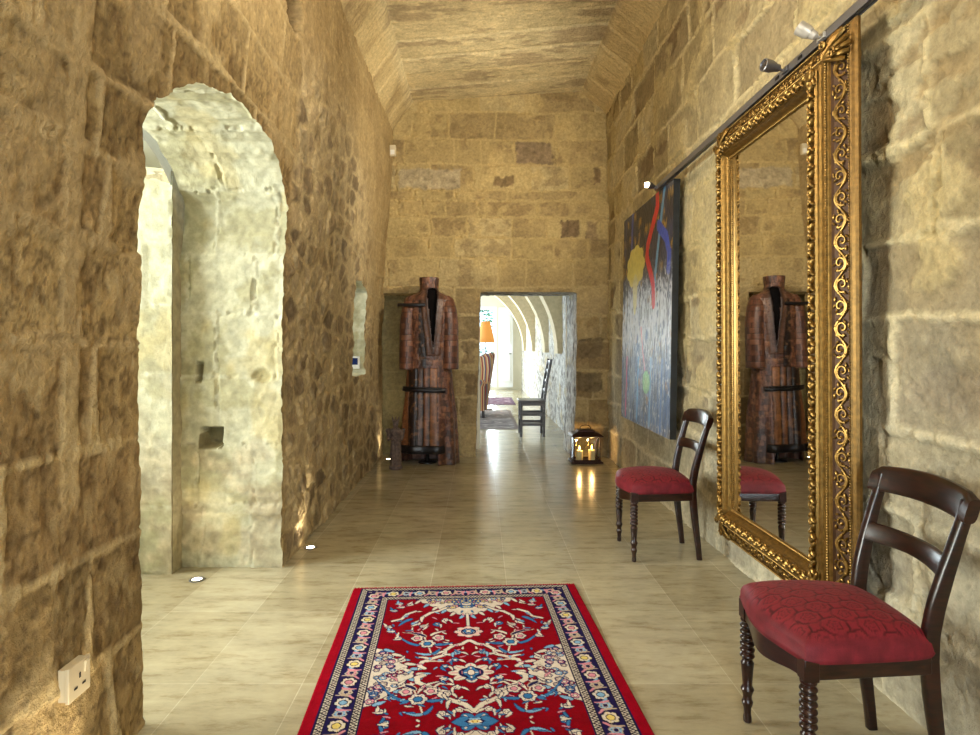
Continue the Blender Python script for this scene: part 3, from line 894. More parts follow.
    while y < 1.25:
        if i % 2 == 0:
            B.flower((y, .120), .030, 6, CREAM, BLACK, [GOLDY, PINK, LTBL][i // 2 % 3], ph=.3)
        else:
            B.flower((y, .120), .021, 5, [PINK, TAUPE, LTBL][i // 2 % 3], CREAM * .7, NAVY)
            B.leaf((y - .03, .10), .9, .055, .014, PINK, None, .6); B.leaf((y + .03, .14), PI + .9, .055, .014, TAUPE, None, .6)
        B.leaf((y + .018, .135 if i % 2 else .105), .2, .045, .012, [LTBL, PINK][i % 2], None, .8)
        y += .066; i += 1
    R.c = np.where(m[:, None], B.c, R.c)
    R.put(d < .045, lina(136, 5, 26))
    R.put((V < .006) & (side > .045), DKRED)
    return R.c * (1 + .16 * n[:, None] + .05 * fbm(u * 150, v * 150, 3, 1)[:, None])

def make_rug():
    us = np.linspace(-RW_ / 2, RW_ / 2, 384)
    vs = np.r_[np.linspace(0, 1.30, 434), np.linspace(1.312, RL, 87)]
    U, V = np.meshgrid(us, vs, indexing='ij'); u, v = U.ravel(), V.ravel()
    c = rug_colors(u, v)
    edge = sstep(0, .006, RW_ / 2 - np.abs(u)) * sstep(0, .006, v)
    h = .001 + .008 * edge + .0008 * fbm(u * 90, v * 90, 8, 2) + .0012 * fbm(u * 3, v * 3, 7, 2)
    wob = .004 * fbm(v * 2.5, v * 0 + 2, 12, 2)
    co = np.stack([u + wob, -v, h], 1)
    nu, nv = len(us), len(vs)
    i = np.arange(nu - 1)[:, None] * nv + np.arange(nv - 1)[None, :]
    F = np.stack([i, i + 1, i + nv + 1, i + nv], -1).reshape(-1, 4)
    m, nt, b = nodes('wool_rug_pile')
    at = nt.nodes.new('ShaderNodeAttribute'); at.attribute_name = 'col'
    n1 = noise(nt, 260, 2)
    nt.links.new(mulcol(nt, at.outputs['Color'], n1.outputs['Fac'], .86, 1.12), b.inputs['Base Color'])
    b.inputs['Roughness'].default_value = .95; b.inputs['Specular IOR Level'].default_value = .03
    b.inputs['Sheen Weight'].default_value = .0
    bump(nt, b, n1.outputs['Fac'], .5, .002)
    o = link('rug', raw_mesh('rug', co, F, c), m)
    a = math.radians(3.0)
    o.location = (-.076, 3.222, .0005); o.rotation_euler = (0, 0, a)
    tag(o, 'red oriental rug with navy flowered border and cream medallions on the stone floor', 'rug')
    # short fringe along the far end
    mb = MB(); rng = random.Random(2)
    x = -RW_ / 2 + .01
    while x < RW_ / 2:
        mb.box((x, .006, .003), (.004, .018 + rng.random() * .006, .003), Matrix.Rotation(rng.uniform(-.5, .5), 3, 'Z')); x += .009
    mb.build('fringe', mat_plain('fringe_wool', lin(160, 40, 50), .95), o, smooth=False)
make_rug()

# ------------------------------------------------------------------ chairs
M_DAMASK = None
def mat_damask():
    m, nt, b = nodes('crimson_damask')
    at = nt.nodes.new('ShaderNodeAttribute'); at.attribute_name = 'col'
    n = noise(nt, 420, 2)
    nt.links.new(mulcol(nt, at.outputs['Color'], n.outputs['Fac'], .85, 1.12), b.inputs['Base Color'])
    b.inputs['Roughness'].default_value = .55; b.inputs['Specular IOR Level'].default_value = .25
    b.inputs['Sheen Weight'].default_value = .08; b.inputs['Sheen Roughness'].default_value = .4
    b.inputs['Sheen Tint'].default_value = (1, .5, .5, 1)
    bump(nt, b, n.outputs['Fac'], .25, .0006)
    return m
M_DAMASK = mat_damask()

def damask(u, v):
    """half-drop palmettes ringed by leafy ogees; returns 1 on the satin figure, 0 on the dark ground"""
    pu, pv = .100, .082
    u = u + .003 * fbm(u * 30, v * 30, 9, 2); v = v + .003 * fbm(u * 30, v * 30, 10, 2)
    dark = np.zeros_like(u)
    for off in (0, .5):
        x = (((u / pu + off) % 1) - .5) * pu; y = (((v / pv + off) % 1) - .5) * pv
        t = np.arctan2(y, x * .8); R = np.hypot(x * .80, y)
        rad = .029 * (1 - .13 * np.abs(np.cos(3.5 * t)) ** .6)
        dark = np.maximum(dark, sstep(.0034, .0016, np.abs(R - rad - .002)) * (.45 + .55 * sstep(-.6, .2, np.cos(t * 3 + 1))))
        dark = np.maximum(dark, .75 * sstep(.0022, .0008, np.abs(R - .0165 * (1 - .25 * np.abs(np.cos(2.5 * t))))))
        dark = np.maximum(dark, .5 * sstep(.0016, .0006, np.abs(R - .006)))
        dark = np.maximum(dark, .5 * sstep(.15, .05, np.abs(np.sin(4 * t))) * sstep(.012, .015, R) * sstep(.022, .019, R))
    return 1 - np.clip(dark, 0, 1)

def make_chair(label, group=None):
    """chair faces -X, origin on the floor under the middle of the seat"""
    root = empty('dining_chair', (0, 0, 0), label, 'chair', group)
    # rear posts run into sabre legs
    prof = [(.200, 0), (.192, .08), (.180, .18), (.168, .28), (.160, .38), (.160, .46), (.172, .54), (.194, .63), (.222, .73), (.244, .80), (.25, .83)]
    q = resample([(z, x) for x, z in prof], .02)
    for s in (-1, 1):
        pts = []; W = []; T = []
        for z, x in q:
            yy = s * (.158 + .022 * sstep(.3, .8, z) )
            pts.append((x, yy, z)); T.append(.030 + .012 * sstep(.0, .35, z) - .014 * sstep(.5, .8, z)); W.append(.026 + .004 * sstep(.1, .4, z))
        MB().sweep(pts, W, T).build('rear_leg_and_post', M_WOOD, root)
    # top rail: wide, curved in plan, rolled over at the ends
    rings = []
    for i in range(33):
        t = -1 + 2 * i / 32
        y = t * .208; x = .250 + .034 * (1 - t * t) - .016
        hh = .040 + .004 * (1 - t * t); roll = sstep(.86, 1.0, abs(t))
        zc = .812 + .012 * (1 - t * t) - .006 * roll
        ring = []
        for k in range(16):
            a = 2 * PI * k / 16; ca, sa = math.cos(a), math.sin(a)
            zz = math.copysign(abs(sa) ** .5, sa) * hh * (1 - .18 * roll)
            xx = math.copysign(abs(ca) ** .6, ca) * (.011 + .007 * roll) + (.012 * (zz / hh)) + .006 * roll
            ring.append((x + xx, y, zc + zz))
        rings.append(ring)
    MB().loft(rings).build('top_rail', M_WOOD, root)
    rings = []
    for i in range(25):
        t = -1 + 2 * i / 24
        y = t * .160; x = .192 + .030 * (1 - t * t)
        hh = .027 + .003 * abs(t)
        ring = []
        for k in range(12):
            a = 2 * PI * k / 12; ca, sa = math.cos(a), math.sin(a)
            zz = math.copysign(abs(sa) ** .5, sa) * hh
            ring.append((x + math.copysign(abs(ca) ** .6, ca) * .009 + .3 * zz, y, .646 + zz + .004 * (1 - t * t)))
        rings.append(ring)
    MB().loft(rings).build('middle_rail', M_WOOD, root)
    # seat frame with serpentine front rail
    fr = MB()
    fr.sweep([(-.175, -.195, .376), (.155, -.165, .376)], .055, .024, (0, 0, 1)); fr.sweep([(-.175, .195, .376), (.155, .165, .376)], .055, .024, (0, 0, 1))
    fr.sweep([(.145, -.155, .376), (.145, .155, .376)], .05, .022, (0, 0, 1))
    rings = []
    for i in range(31):
        t = -1 + 2 * i / 30; y = t * .185
        x = -.190 - .030 * (math.cos(PI * t) * .5 + .5)
        lo = .348 - .022 * (math.cos(PI * t) * .5 + .5); hi = .404
        rings.append([(x - .011, y, lo), (x + .011, y, lo), (x + .011, y, hi), (x - .011, y, hi)])
    fr.loft(rings)
    fr.build('seat_frame', M_WOOD, root, bevel=.003)
    # overstuffed seat
    N = 110
    s = np.linspace(-1, 1, N); S, T = np.meshgrid(s, s, indexing='ij'); S, T = S.ravel(), T.ravel()
    def top(S, T):
        # S front(-1)..back(1); T across
        half = .222 - .036 * (S * .5 + .5)
        serp = .030 * (np.cos(PI * T) * .5 + .5) * sstep(.4, -1, S)
        x = S * .192 - .020 - serp
        y = T * half
        e = np.maximum(np.abs(S), np.abs(T)); rr = (np.abs(S) ** 5 + np.abs(T) ** 5) ** .2
        sc_ = np.where(rr > 1e-6, np.minimum(1, e / np.maximum(rr, 1e-6)), 1)
        kk = 1 - .42 * (1 - sc_); x = (x + .02) * kk - .02; y = y * kk
        edge = np.clip(1 - e ** 8, 0, 1) ** .5
        z = .414 + .062 * edge + .032 * (1 - S * S) * (1 - T * T)
        k = 1 + .012 * np.sin(np.clip(edge, 0, 1) * PI)
        return x * k, y * k, z
    x, y, z = top(S, T)
    e_ = np.maximum(np.abs(S), np.abs(T)); sd = sstep(.90, .95, e_); f = damask(x, y) * (1 - sd) + (.72 + .5 * fbm(x * 40 + y * 40, z * 60, 6, 3)) * sd; g = fbm(x * 60, y * 60, 3, 3)
    c = mix(lina(66, 10, 18) * np.ones(3), lina(118, 30, 40), f * .95) * (1 + .12 * g[:, None])
    co = np.stack([x, y, z + .0012 * f], 1)
    i = np.arange(N - 1)[:, None] * N + np.arange(N - 1)[None, :]
    F = np.stack([i, i + N, i + N + 1, i + 1], -1).reshape(-1, 4).tolist()
    # side skirt of the cushion
    ringi = [k for k in range(N)] + [k * N + N - 1 for k in range(1, N)] + [(N - 1) * N + k for k in range(N - 2, -1, -1)] + [k * N for k in range(N - 2, 0, -1)]
    base = len(co); low = co[ringi].copy(); low[:, 2] = .396; low[:, :2] *= .985
    midr = co[ringi].copy(); midr[:, 2] = .412; midr[:, 0] = (midr[:, 0] + .02) * 1.012 - .02; midr[:, 1] *= 1.015
    co = np.vstack([co, midr, low]); c = np.vstack([c, c[ringi], c[ringi] * .9]); L = len(ringi)
    for k in range(L):
        F.append([ringi[k], ringi[(k + 1) % L], base + (k + 1) % L, base + k]); F.append([base + k, base + (k + 1) % L, base + L + (k + 1) % L, base + L + k])
    o = link('seat_cushion', raw_mesh('seat_cushion', co, F, c), M_DAMASK, root)
    import bmesh
    bm = bmesh.new(); bm.from_mesh(o.data); bmesh.ops.recalc_face_normals(bm, faces=bm.faces); bm.to_mesh(o.data); bm.free()
    # turned front legs
    for sg in (-1, 1):
        p = []
        def rings_(z0, z1, n, r0, r1):
            for k in range(n):
                zc = z0 + (z1 - z0) * (k + .5) / n; hh = (z1 - z0) / n / 2
                for a in (-.95, -.6, -.25, .1, .45, .8):
                    p.append((r0 + (r1 - r0) * math.cos(a * PI / 2) ** .7, zc + hh * a))
        p += [(.009, 0), (.013, .004), (.013, .02), (.011, .03), (.0125, .05), (.0165, .062), (.018, .070), (.014, .078), (.0135, .09), (.017, .10), (.0215, .112), (.015, .124),
              (.0165, .15), (.0195, .185), (.021, .20), (.016, .207), (.015, .212)]
        rings_(.213, .333, 6, .0135, .0235)
        p += [(.014, .334), (.022, .340), (.022, .350)]
        p.sort(key=lambda t: t[1])
        m = MB().lathe(p, (-.185, sg * .192, 0), 20)
        m.box((-.185, sg * .192, .378), (.040, .040, .060))
        m.build('front_leg', M_WOOD, root, bevel=.002)
    return root

def copy_tree(o, parent=None):
    c = o.copy(); COL.objects.link(c)
    if parent: c.parent = parent
    for ch in list(o.children): copy_tree(ch, c)
    return c
ch = make_chair('mahogany chair with red damask seat at right, close in front of the gilt mirror')
ch.location = (1.080, 1.875, .0); ch.scale = (1.02, 1.0, 1.0)
c2 = copy_tree(ch)
c2.location = (1.085, 3.80, .0)
c2['label'] = 'mahogany chair with red damask seat standing between the painting and the mirror'

# ------------------------------------------------------------------ mirror
def make_mirror():
    gy, gz = .845, 1.885
    root = empty('wall_mirror', (1.375, 2.839, .400), 'tall wall mirror in an ornate gilt frame hung on the right wall', 'mirror')
    root.rotation_euler = (0, -math.radians(.25), 0); root.scale = (.975,) * 3
    for y_ in (-.3, .3):
        for z_ in (.15, 1.75): MB().box((.045, y_, z_), (.09, .04, .10)).build('wall_batten', M_WOOD, root)
    def P(w, p, s, e):
        """point at outward distance w, protrusion p; s = side 0 near,1 top,2 far,3 bottom; e -1..1 along the side"""
        hy, hz = gy / 2 + w, gz / 2 + w; zc = gz / 2
        return {0: (-p, -hy, zc + e * hz), 2: (-p, hy, zc + e * hz), 1: (-p, e * hy, zc + hz), 3: (-p, e * hy, zc - hz)}[s]
    gm, nt, b = nodes('mirror_glass'); b.inputs['Metallic'].default_value = 1; b.inputs['Roughness'].default_value = .015
    b.inputs['Base Color'].default_value = (.86, .86, .84, 1)
    MB().box((-.048, 0, gz / 2), (.006, gy + .03, gz + .03)).build('mirror_glass', gm, root, smooth=False)
    prof = [(-.004, .046), (.0, .054), (.006, .056), (.008, .060), (.013, .062), (.016, .070), (.022, .080), (.028, .086), (.032, .096), (.066, .096), (.070, .087),
            (.080, .085), (.084, .078), (.096, .076), (.100, .070), (.112, .066), (.118, .060)]
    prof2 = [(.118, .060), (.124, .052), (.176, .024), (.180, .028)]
    prof3 = [(.180, .028), (.184, .032), (.190, .032), (.193, .026), (.203, .020), (.208, .010), (.208, .0)]
    def ringframe(pr, name, mat):
        m = MB(); rings = []
        for w, p in pr:
            hy, hz = gy / 2 + w, gz / 2 + w
            rings.append([(-p, -hy, gz / 2 - hz), (-p, hy, gz / 2 - hz), (-p, hy, gz / 2 + hz), (-p, -hy, gz / 2 + hz)])
        m.loft(rings, cap=False)
        o = m.build(name, mat, root, smooth=False); return o
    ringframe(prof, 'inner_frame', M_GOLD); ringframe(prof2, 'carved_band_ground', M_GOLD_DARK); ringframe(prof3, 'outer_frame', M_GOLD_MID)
    MB().box((-.008, 0, gz / 2), (.014, gy + .39, gz + .39)).build('backing_board', M_GOLD_DARK, root, smooth=False)
    # leaf moulding along the crest
    leaf = MB(); rng = random.Random(3)
    for s in range(4):
        L = (gz if s % 2 == 0 else gy) / 2 + .050; n = int(2 * L / .034)
        for k in range(n):
            e = -1 + 2 * (k + .5) / n
            for j, (dw, ang, rr) in enumerate(((-.007, .7, (.012, .0075, .019)), (.009, -.7, (.012, .0075, .018)), (0, 0, (.011, .010, .010)))):
                c = Vector(P(.050 + dw, .102 + (.004 if j == 2 else 0), s, e + (.5 / n if j == 2 else rng.uniform(-.004, .004))))
                rot = Matrix.Rotation(ang * (1 if (k % 2) else -.6), 3, 'X')
                if s % 2: rot = rot @ Matrix.Rotation(PI / 2, 3, 'X')
                leaf.ball(c, rr, 8, 5, rot)
    leaf.build('leaf_moulding', M_GOLD, root)
    # small beads
    bead = MB()
    for w, p, r, st in ((.003, .059, .0042, .0115), (.187, .034, .0034, .0105), (.103, .073, .0042, .0105)):
        for s in range(4):
            L = (gz if s % 2 == 0 else gy) / 2 + w; n = int(2 * L / st)
            if s == 2 and w > .15: continue
            for k in range(n): bead.ball(P(w, p, s, -1 + 2 * (k + .5) / n), r, 6, 4)
    bead.build('bead_moulding', M_GOLD, root)
    # acanthus scrolls over the dark band
    scr = MB(); wc = .149; slope = (.052 - .024) / (.176 - .124)
    def Q(s, e_len, w):   # e_len metres along the side from the centre
        p = .052 - (w - .124) * slope + .004
        hl = (gz if s % 2 == 0 else gy) / 2
        hy, hz = gy / 2 + w, gz / 2 + w; zc = gz / 2
        return {0: (-p, -hy, zc + e_len), 2: (-p, hy, zc + e_len), 1: (-p, e_len, zc + hz), 3: (-p, e_len, zc - hz)}[s]
    for s in (0, 1, 3, 2):
        scr = MB()
        L = (gz if s % 2 == 0 else gy) / 2 + .08; per = .082; n = round(2 * L / per); per = 2 * L / n
        for k in range(n):
            z0 = -L + k * per; sg = 1 if k % 2 else -1
            pts = [Q(s, z0 + per * t, wc + sg * .019 * math.sin(PI * t)) for t in np.linspace(0, 1, 9)]
            scr.tube(pts, [.0034 + .0030 * math.sin(PI * t) for t in np.linspace(0, 1, 9)], 6)
            c = (z0 + per * .52, wc - sg * .004); pts = []; rr = []
            for t in np.linspace(0, 1, 20):
                a = sg * (-.4 + 7.6 * t); r = .027 * (1 - .84 * t)
                pts.append(Q(s, c[0] - r * 1.15 * math.cos(a), c[1] + r * .85 * math.sin(a))); rr.append(.0050 * (1 - .4 * t))
            scr.tube(pts, rr, 6); scr.ball(pts[-1], .0060, 6, 4)
            for q in range(7):
                a = q * .9 + k; R_ = rng.uniform(.024, .036)
                w_ = min(.175, max(.125, c[1] + R_ * .8 * math.cos(a)))
                scr.ball(Q(s, c[0] + R_ * math.sin(a), w_), (.0050, .0050, .0115), 6, 4, Matrix.Rotation(rng.uniform(-1.5, 1.5), 3, 'X'))
        scr.build('scrollwork', M_GOLD, root)
    # corner shells (outer) and acanthus cartouches on the crest corners
    for sy in (-1, 1):
        for sz in (-1, 1):
            m = MB()
            def C(w1, w2, p): return Vector((-p, sy * (gy / 2 + w1), gz / 2 + sz * (gz / 2 + w2)))
            o0 = .092; 
            for k in range(9):
                a = PI / 4 + (k - 4) * .27
                r = .092 + .026 * math.cos((k - 4) * .4)
                pts = []; rad = []
                for t in np.linspace(0, 1, 8):
                    w1 = o0 + r * t * math.cos(a); w2 = o0 + r * t * math.sin(a); w = max(w1, w2)
                    p = max(.02, .072 - max(0, w - .10) * .5) + .010 * math.sin(PI * min(t * .9, 1)) + .004
                    pts.append(C(w1, w2, p)); rad.append(.004 + .0085 * t if t < .95 else .008)
                m.tube(pts, rad, 8)
            for ka in (-1, 1):
                c = (o0 + .012 + (.05 if ka > 0 else -.01), o0 + .012 + (.05 if ka < 0 else -.01)); pts = []
                for t in np.linspace(0, 1, 20):
                    a = ka * 7.5 * t; r = .022 * (1 - .8 * t); pts.append(C(c[0] + r * math.cos(a), c[1] + r * math.sin(a), .080))
                m.tube(pts, .0055, 6)
            m.build('corner_shell', M_GOLD, root)
            m = MB()
            m.ball(C(.052, .052, .104), (.014, .024, .030), 12, 8, Matrix.Rotation(sy * sz * -PI / 4, 3, 'X'))
            for a0 in (-.55, 0, .55):
                for d_ in ((1, 0), (0, 1)):
                    a = a0 + (0 if d_[0] else PI / 2)
                    c = C(.052 - .030 * math.cos(a), .052 - .030 * math.sin(a), .100)
                    m.ball(c, (.009, .009, .026), 8, 6, Matrix.Rotation(math.atan2(-sy * math.cos(a), sz * math.sin(a)) * 1.0, 3, 'X'))
            m.build('corner_leaf', M_GOLD, root)
make_mirror()

# ------------------------------------------------------------------ painting
def paint_colors(u, v):
    """u 0 far edge .. 1 near edge, v 0 top .. 1 bottom"""
    n = fbm(u * 9, v * 12, 801, 5); n2 = fbm(u * 40, v * 60, 811, 3); st = fbm(u * 38, v * 5, 821, 4)
    top = mix(lina(20, 26, 44) * np.ones(3), lina(38, 48, 76), sstep(-.3, .4, n))
    low = mix(lina(66, 98, 150) * np.ones(3), lina(122, 136, 158), sstep(-.3, .4, st)); low = mix(low, lina(44, 56, 88), sstep(.1, .5, n) * .7)
    c = mix(top, low, sstep(.38, .62, v + .08 * n))
    R = Raster(u * 1.5, v * 1.85, 0); R.c = c
    W = 1.5; H = 1.85
    # gold flicks
    rng = random.Random(6)
    for _ in range(95):
        x, y = rng.random() * W, rng.uniform(.0, .9) * H
        if .5 < y / H: 
            if rng.random() < .5: continue
        for k in range(3):
            R.leaf((x + k * .022, y + rng.uniform(-.02, .02)), PI / 2 + rng.uniform(-.25, .25), .08, .014, lina(160, 124, 44))
    R.line([(.22 * W, 0), (.20 * W, .25 * H)], .030, lina(52, 74, 150)); R.line([(.06 * W, .02 * H), (.05 * W, .2 * H)], .02, lina(40, 48, 90))
    R.line([(.86 * W, 0), (.80 * W, .13 * H), (.73 * W, .30 * H), (.70 * W, .4 * H)], .028, lina(86, 136, 176))
    R.line([(.76 * W, .14 * H), (.82 * W, .17 * H), (.90 * W, .21 * H), (.95 * W, .28 * H), (.94 * W, .34 * H)], .045, lina(36, 70, 168))
    # white spatter field
    g = np.exp(-((v - .53) / .17) ** 2); sp = fbm(u * 60, v * 34, 831, 4) + .8 * fbm(u * 24, v * 9, 833, 3)
    R.put(sstep(.55, .15, np.abs(sp - .1) + .55 - .75 * g), lina(196, 200, 208), .85)
    R.put(sstep(.30, .42, fbm(u * 70, v * 40, 841, 3)) * sstep(.25, .4, v), lina(206, 210, 216), .7)
    R.put(sstep(.22, .36, fbm(u * 46, v * 12, 851, 3)) * sstep(.3, .5, v), lina(58, 62, 74), .7)
    # yellow bloom with a dripping tail
    R.flower((.30 * W, .265 * H), .31, 9, lina(204, 190, 96), None, None, amp=.12, sy=.60); R.leaf((.30 * W, .30 * H), PI / 2, .36, .16, lina(200, 192, 130))
    # red ribbon
    R.line([(.73 * W, 0), (.74 * W, .06 * H), (.66 * W, .12 * H), (.56 * W, .20 * H), (.55 * W, .25 * H), (.62 * W, .32 * H), (.68 * W, .38 * H), (.69 * W, .46 * H)], .046, lina(196, 18, 36))
    R.line([(.45 * W, .56 * H), (.50 * W, .68 * H), (.55 * W, .76 * H)], .018, lina(196, 130, 150))
    for x, c_ in ((.13, (200, 110, 150)), (.40, (90, 150, 200)), (.66, (110, 160, 205)), (.86, (70, 110, 170))):
        R.line([(x * W, .70 * H), ((x - .02) * W, .98 * H)], .022, lina(*c_))
    R.flower((.57 * W, .80 * H), .11, 10, lina(128, 190, 132), lina(70, 120, 90), None, amp=.08, sy=.85); R.flower((.57 * W, .80 * H), .06, 6, lina(160, 205, 150), None, None, amp=.3)
    return R.c * (1 + .18 * n2[:, None])

def make_painting():
    root = empty('painting', (1.392, 5.14, .593), 'large unframed abstract canvas in blue, white and yellow on the right wall', 'painting')
    us = np.linspace(0, 1, 260); vs = np.linspace(0, 1, 330); W, H = 1.50, 1.85
    U, V = np.meshgrid(us, vs, indexing='ij'); u, v = U.ravel(), V.ravel(); c = paint_colors(u, v)
    th = .05
    relief = .0015 * fbm(u * 60, v * 60, 5, 3)
    co = np.stack([-th - relief, (.5 - u) * W, (1 - v) * H], 1)
    nu, nv = len(us), len(vs); i = np.arange(nu - 1)[:, None] * nv + np.arange(nv - 1)[None, :]
    F = np.stack([i, i + 1, i + nv + 1, i + nv], -1).reshape(-1, 4)[:, ::-1]
    m, nt, b = nodes('oil_paint'); at = nt.nodes.new('ShaderNodeAttribute'); at.attribute_name = 'col'
    n = noise(nt, 70, 4); nt.links.new(at.outputs['Color'], b.inputs['Base Color']); b.inputs['Roughness'].default_value = .38; bump(nt, b, n.outputs['Fac'], .5, .004)
    link('painted_canvas', raw_mesh('painted_canvas', co, F, c), m, root)
    MB().box((-th / 2 + .0, 0, H / 2), (th - .003, W, H)).build('stretcher_box', mat_plain('painted_canvas_edge', lin(22, 26, 30), .5, nscale=16, var=(.5, 1.8)), root, bevel=.003)
    for y in (-.45, .5):
        MB().tube([(-.012, y, H), (-.004, y, H + .05 + .0)], .0025, 6).build('hanging_wire', M_BLACK, root)
    root.rotation_euler = (0, math.radians(.9), 0)
make_painting()

# ------------------------------------------------------------------ track lighting
LAMPS = []
def make_track():
    X, Z = 1.36, 2.465
    root = empty('track_lighting', (X, 3.1, Z), 'steel lighting track with small spotlights running above the mirror', 'light')
    y0, y1 = 1.1 - 3.1, 4.77 - 3.1
    mb = MB(); yc = (y0 + y1) / 2; L = y1 - y0
    mb.box((0, yc, .016), (.034, L, .006)); mb.box((-.014, yc, 0), (.006, L, .034)); mb.box((.014, yc, 0), (.006, L, .034)); mb.box((0, yc, -.004), (.010, L, .02))
    mb.build('rail', M_STEEL, root, bevel=.0012)
    for y in (4.65, 3.55, 2.1):
        m = MB(); m.box((.050, y - 3.1, 0), (.08, .022, .016)); m.build('wall_bracket', M_STEEL, root, bevel=.002)
    for y in (2.60, 2.44, 2.80):
        m = MB(); m.box((-.0185, y - 3.1, .0), (.004, .030, .012)); m.build('feed_clip', M_BLACK, root)
    def head(y, d, on, white, L=.075):
        d = Vector(d).normalized(); base = Vector((-.018, y - 3.1, 0))
        j = base + Vector((-L, 0, .012))
        mat = mat_white if white else M_STEEL
        h = MB().box(tuple(base), (.020, .05, .022)).build('spot_head', mat, root, bevel=.002)
        MB().tube([tuple(base), tuple(base + Vector((-L * .4, 0, 0))), tuple(j)], .006, 8).build('swivel_arm', mat, h)
        o = j - d * .02
        MB().lathe([(.005, -.01), (.016, 0), (.018, .02), (.021, .022), (.026, .04), (.0275, .075), (.024, .077), (.020, .066)], tuple(o), 20, tuple(d)).build('lamp_body', mat, h)
        MB().lathe([(.001, .066), (.021, .066), (.021, .070), (.001, .0705)], tuple(o), 20, tuple(d)).build('lens', M_LENS if on else M_LENS_OFF, h)
        return root.location + o + d * .09, d
    LAMPS.append(head(2.43, (-.62, .3, .55), False, True, .045))
    LAMPS.append(head(2.72, (-.9, -.2, .10), False, False, .05))
    LAMPS.append(head(4.73, (-.8, -.6, .05), True, False, .03))
mat_white = mat_plain('spotlight_enamel', lin(196, 190, 178), .4, .3)
M_LENS = mat_emit('lit_lens', lin(255, 232, 190), 5)
M_LENS_OFF = mat_plain('dark_lens', lin(90, 84, 80), .15, .6)
make_track()
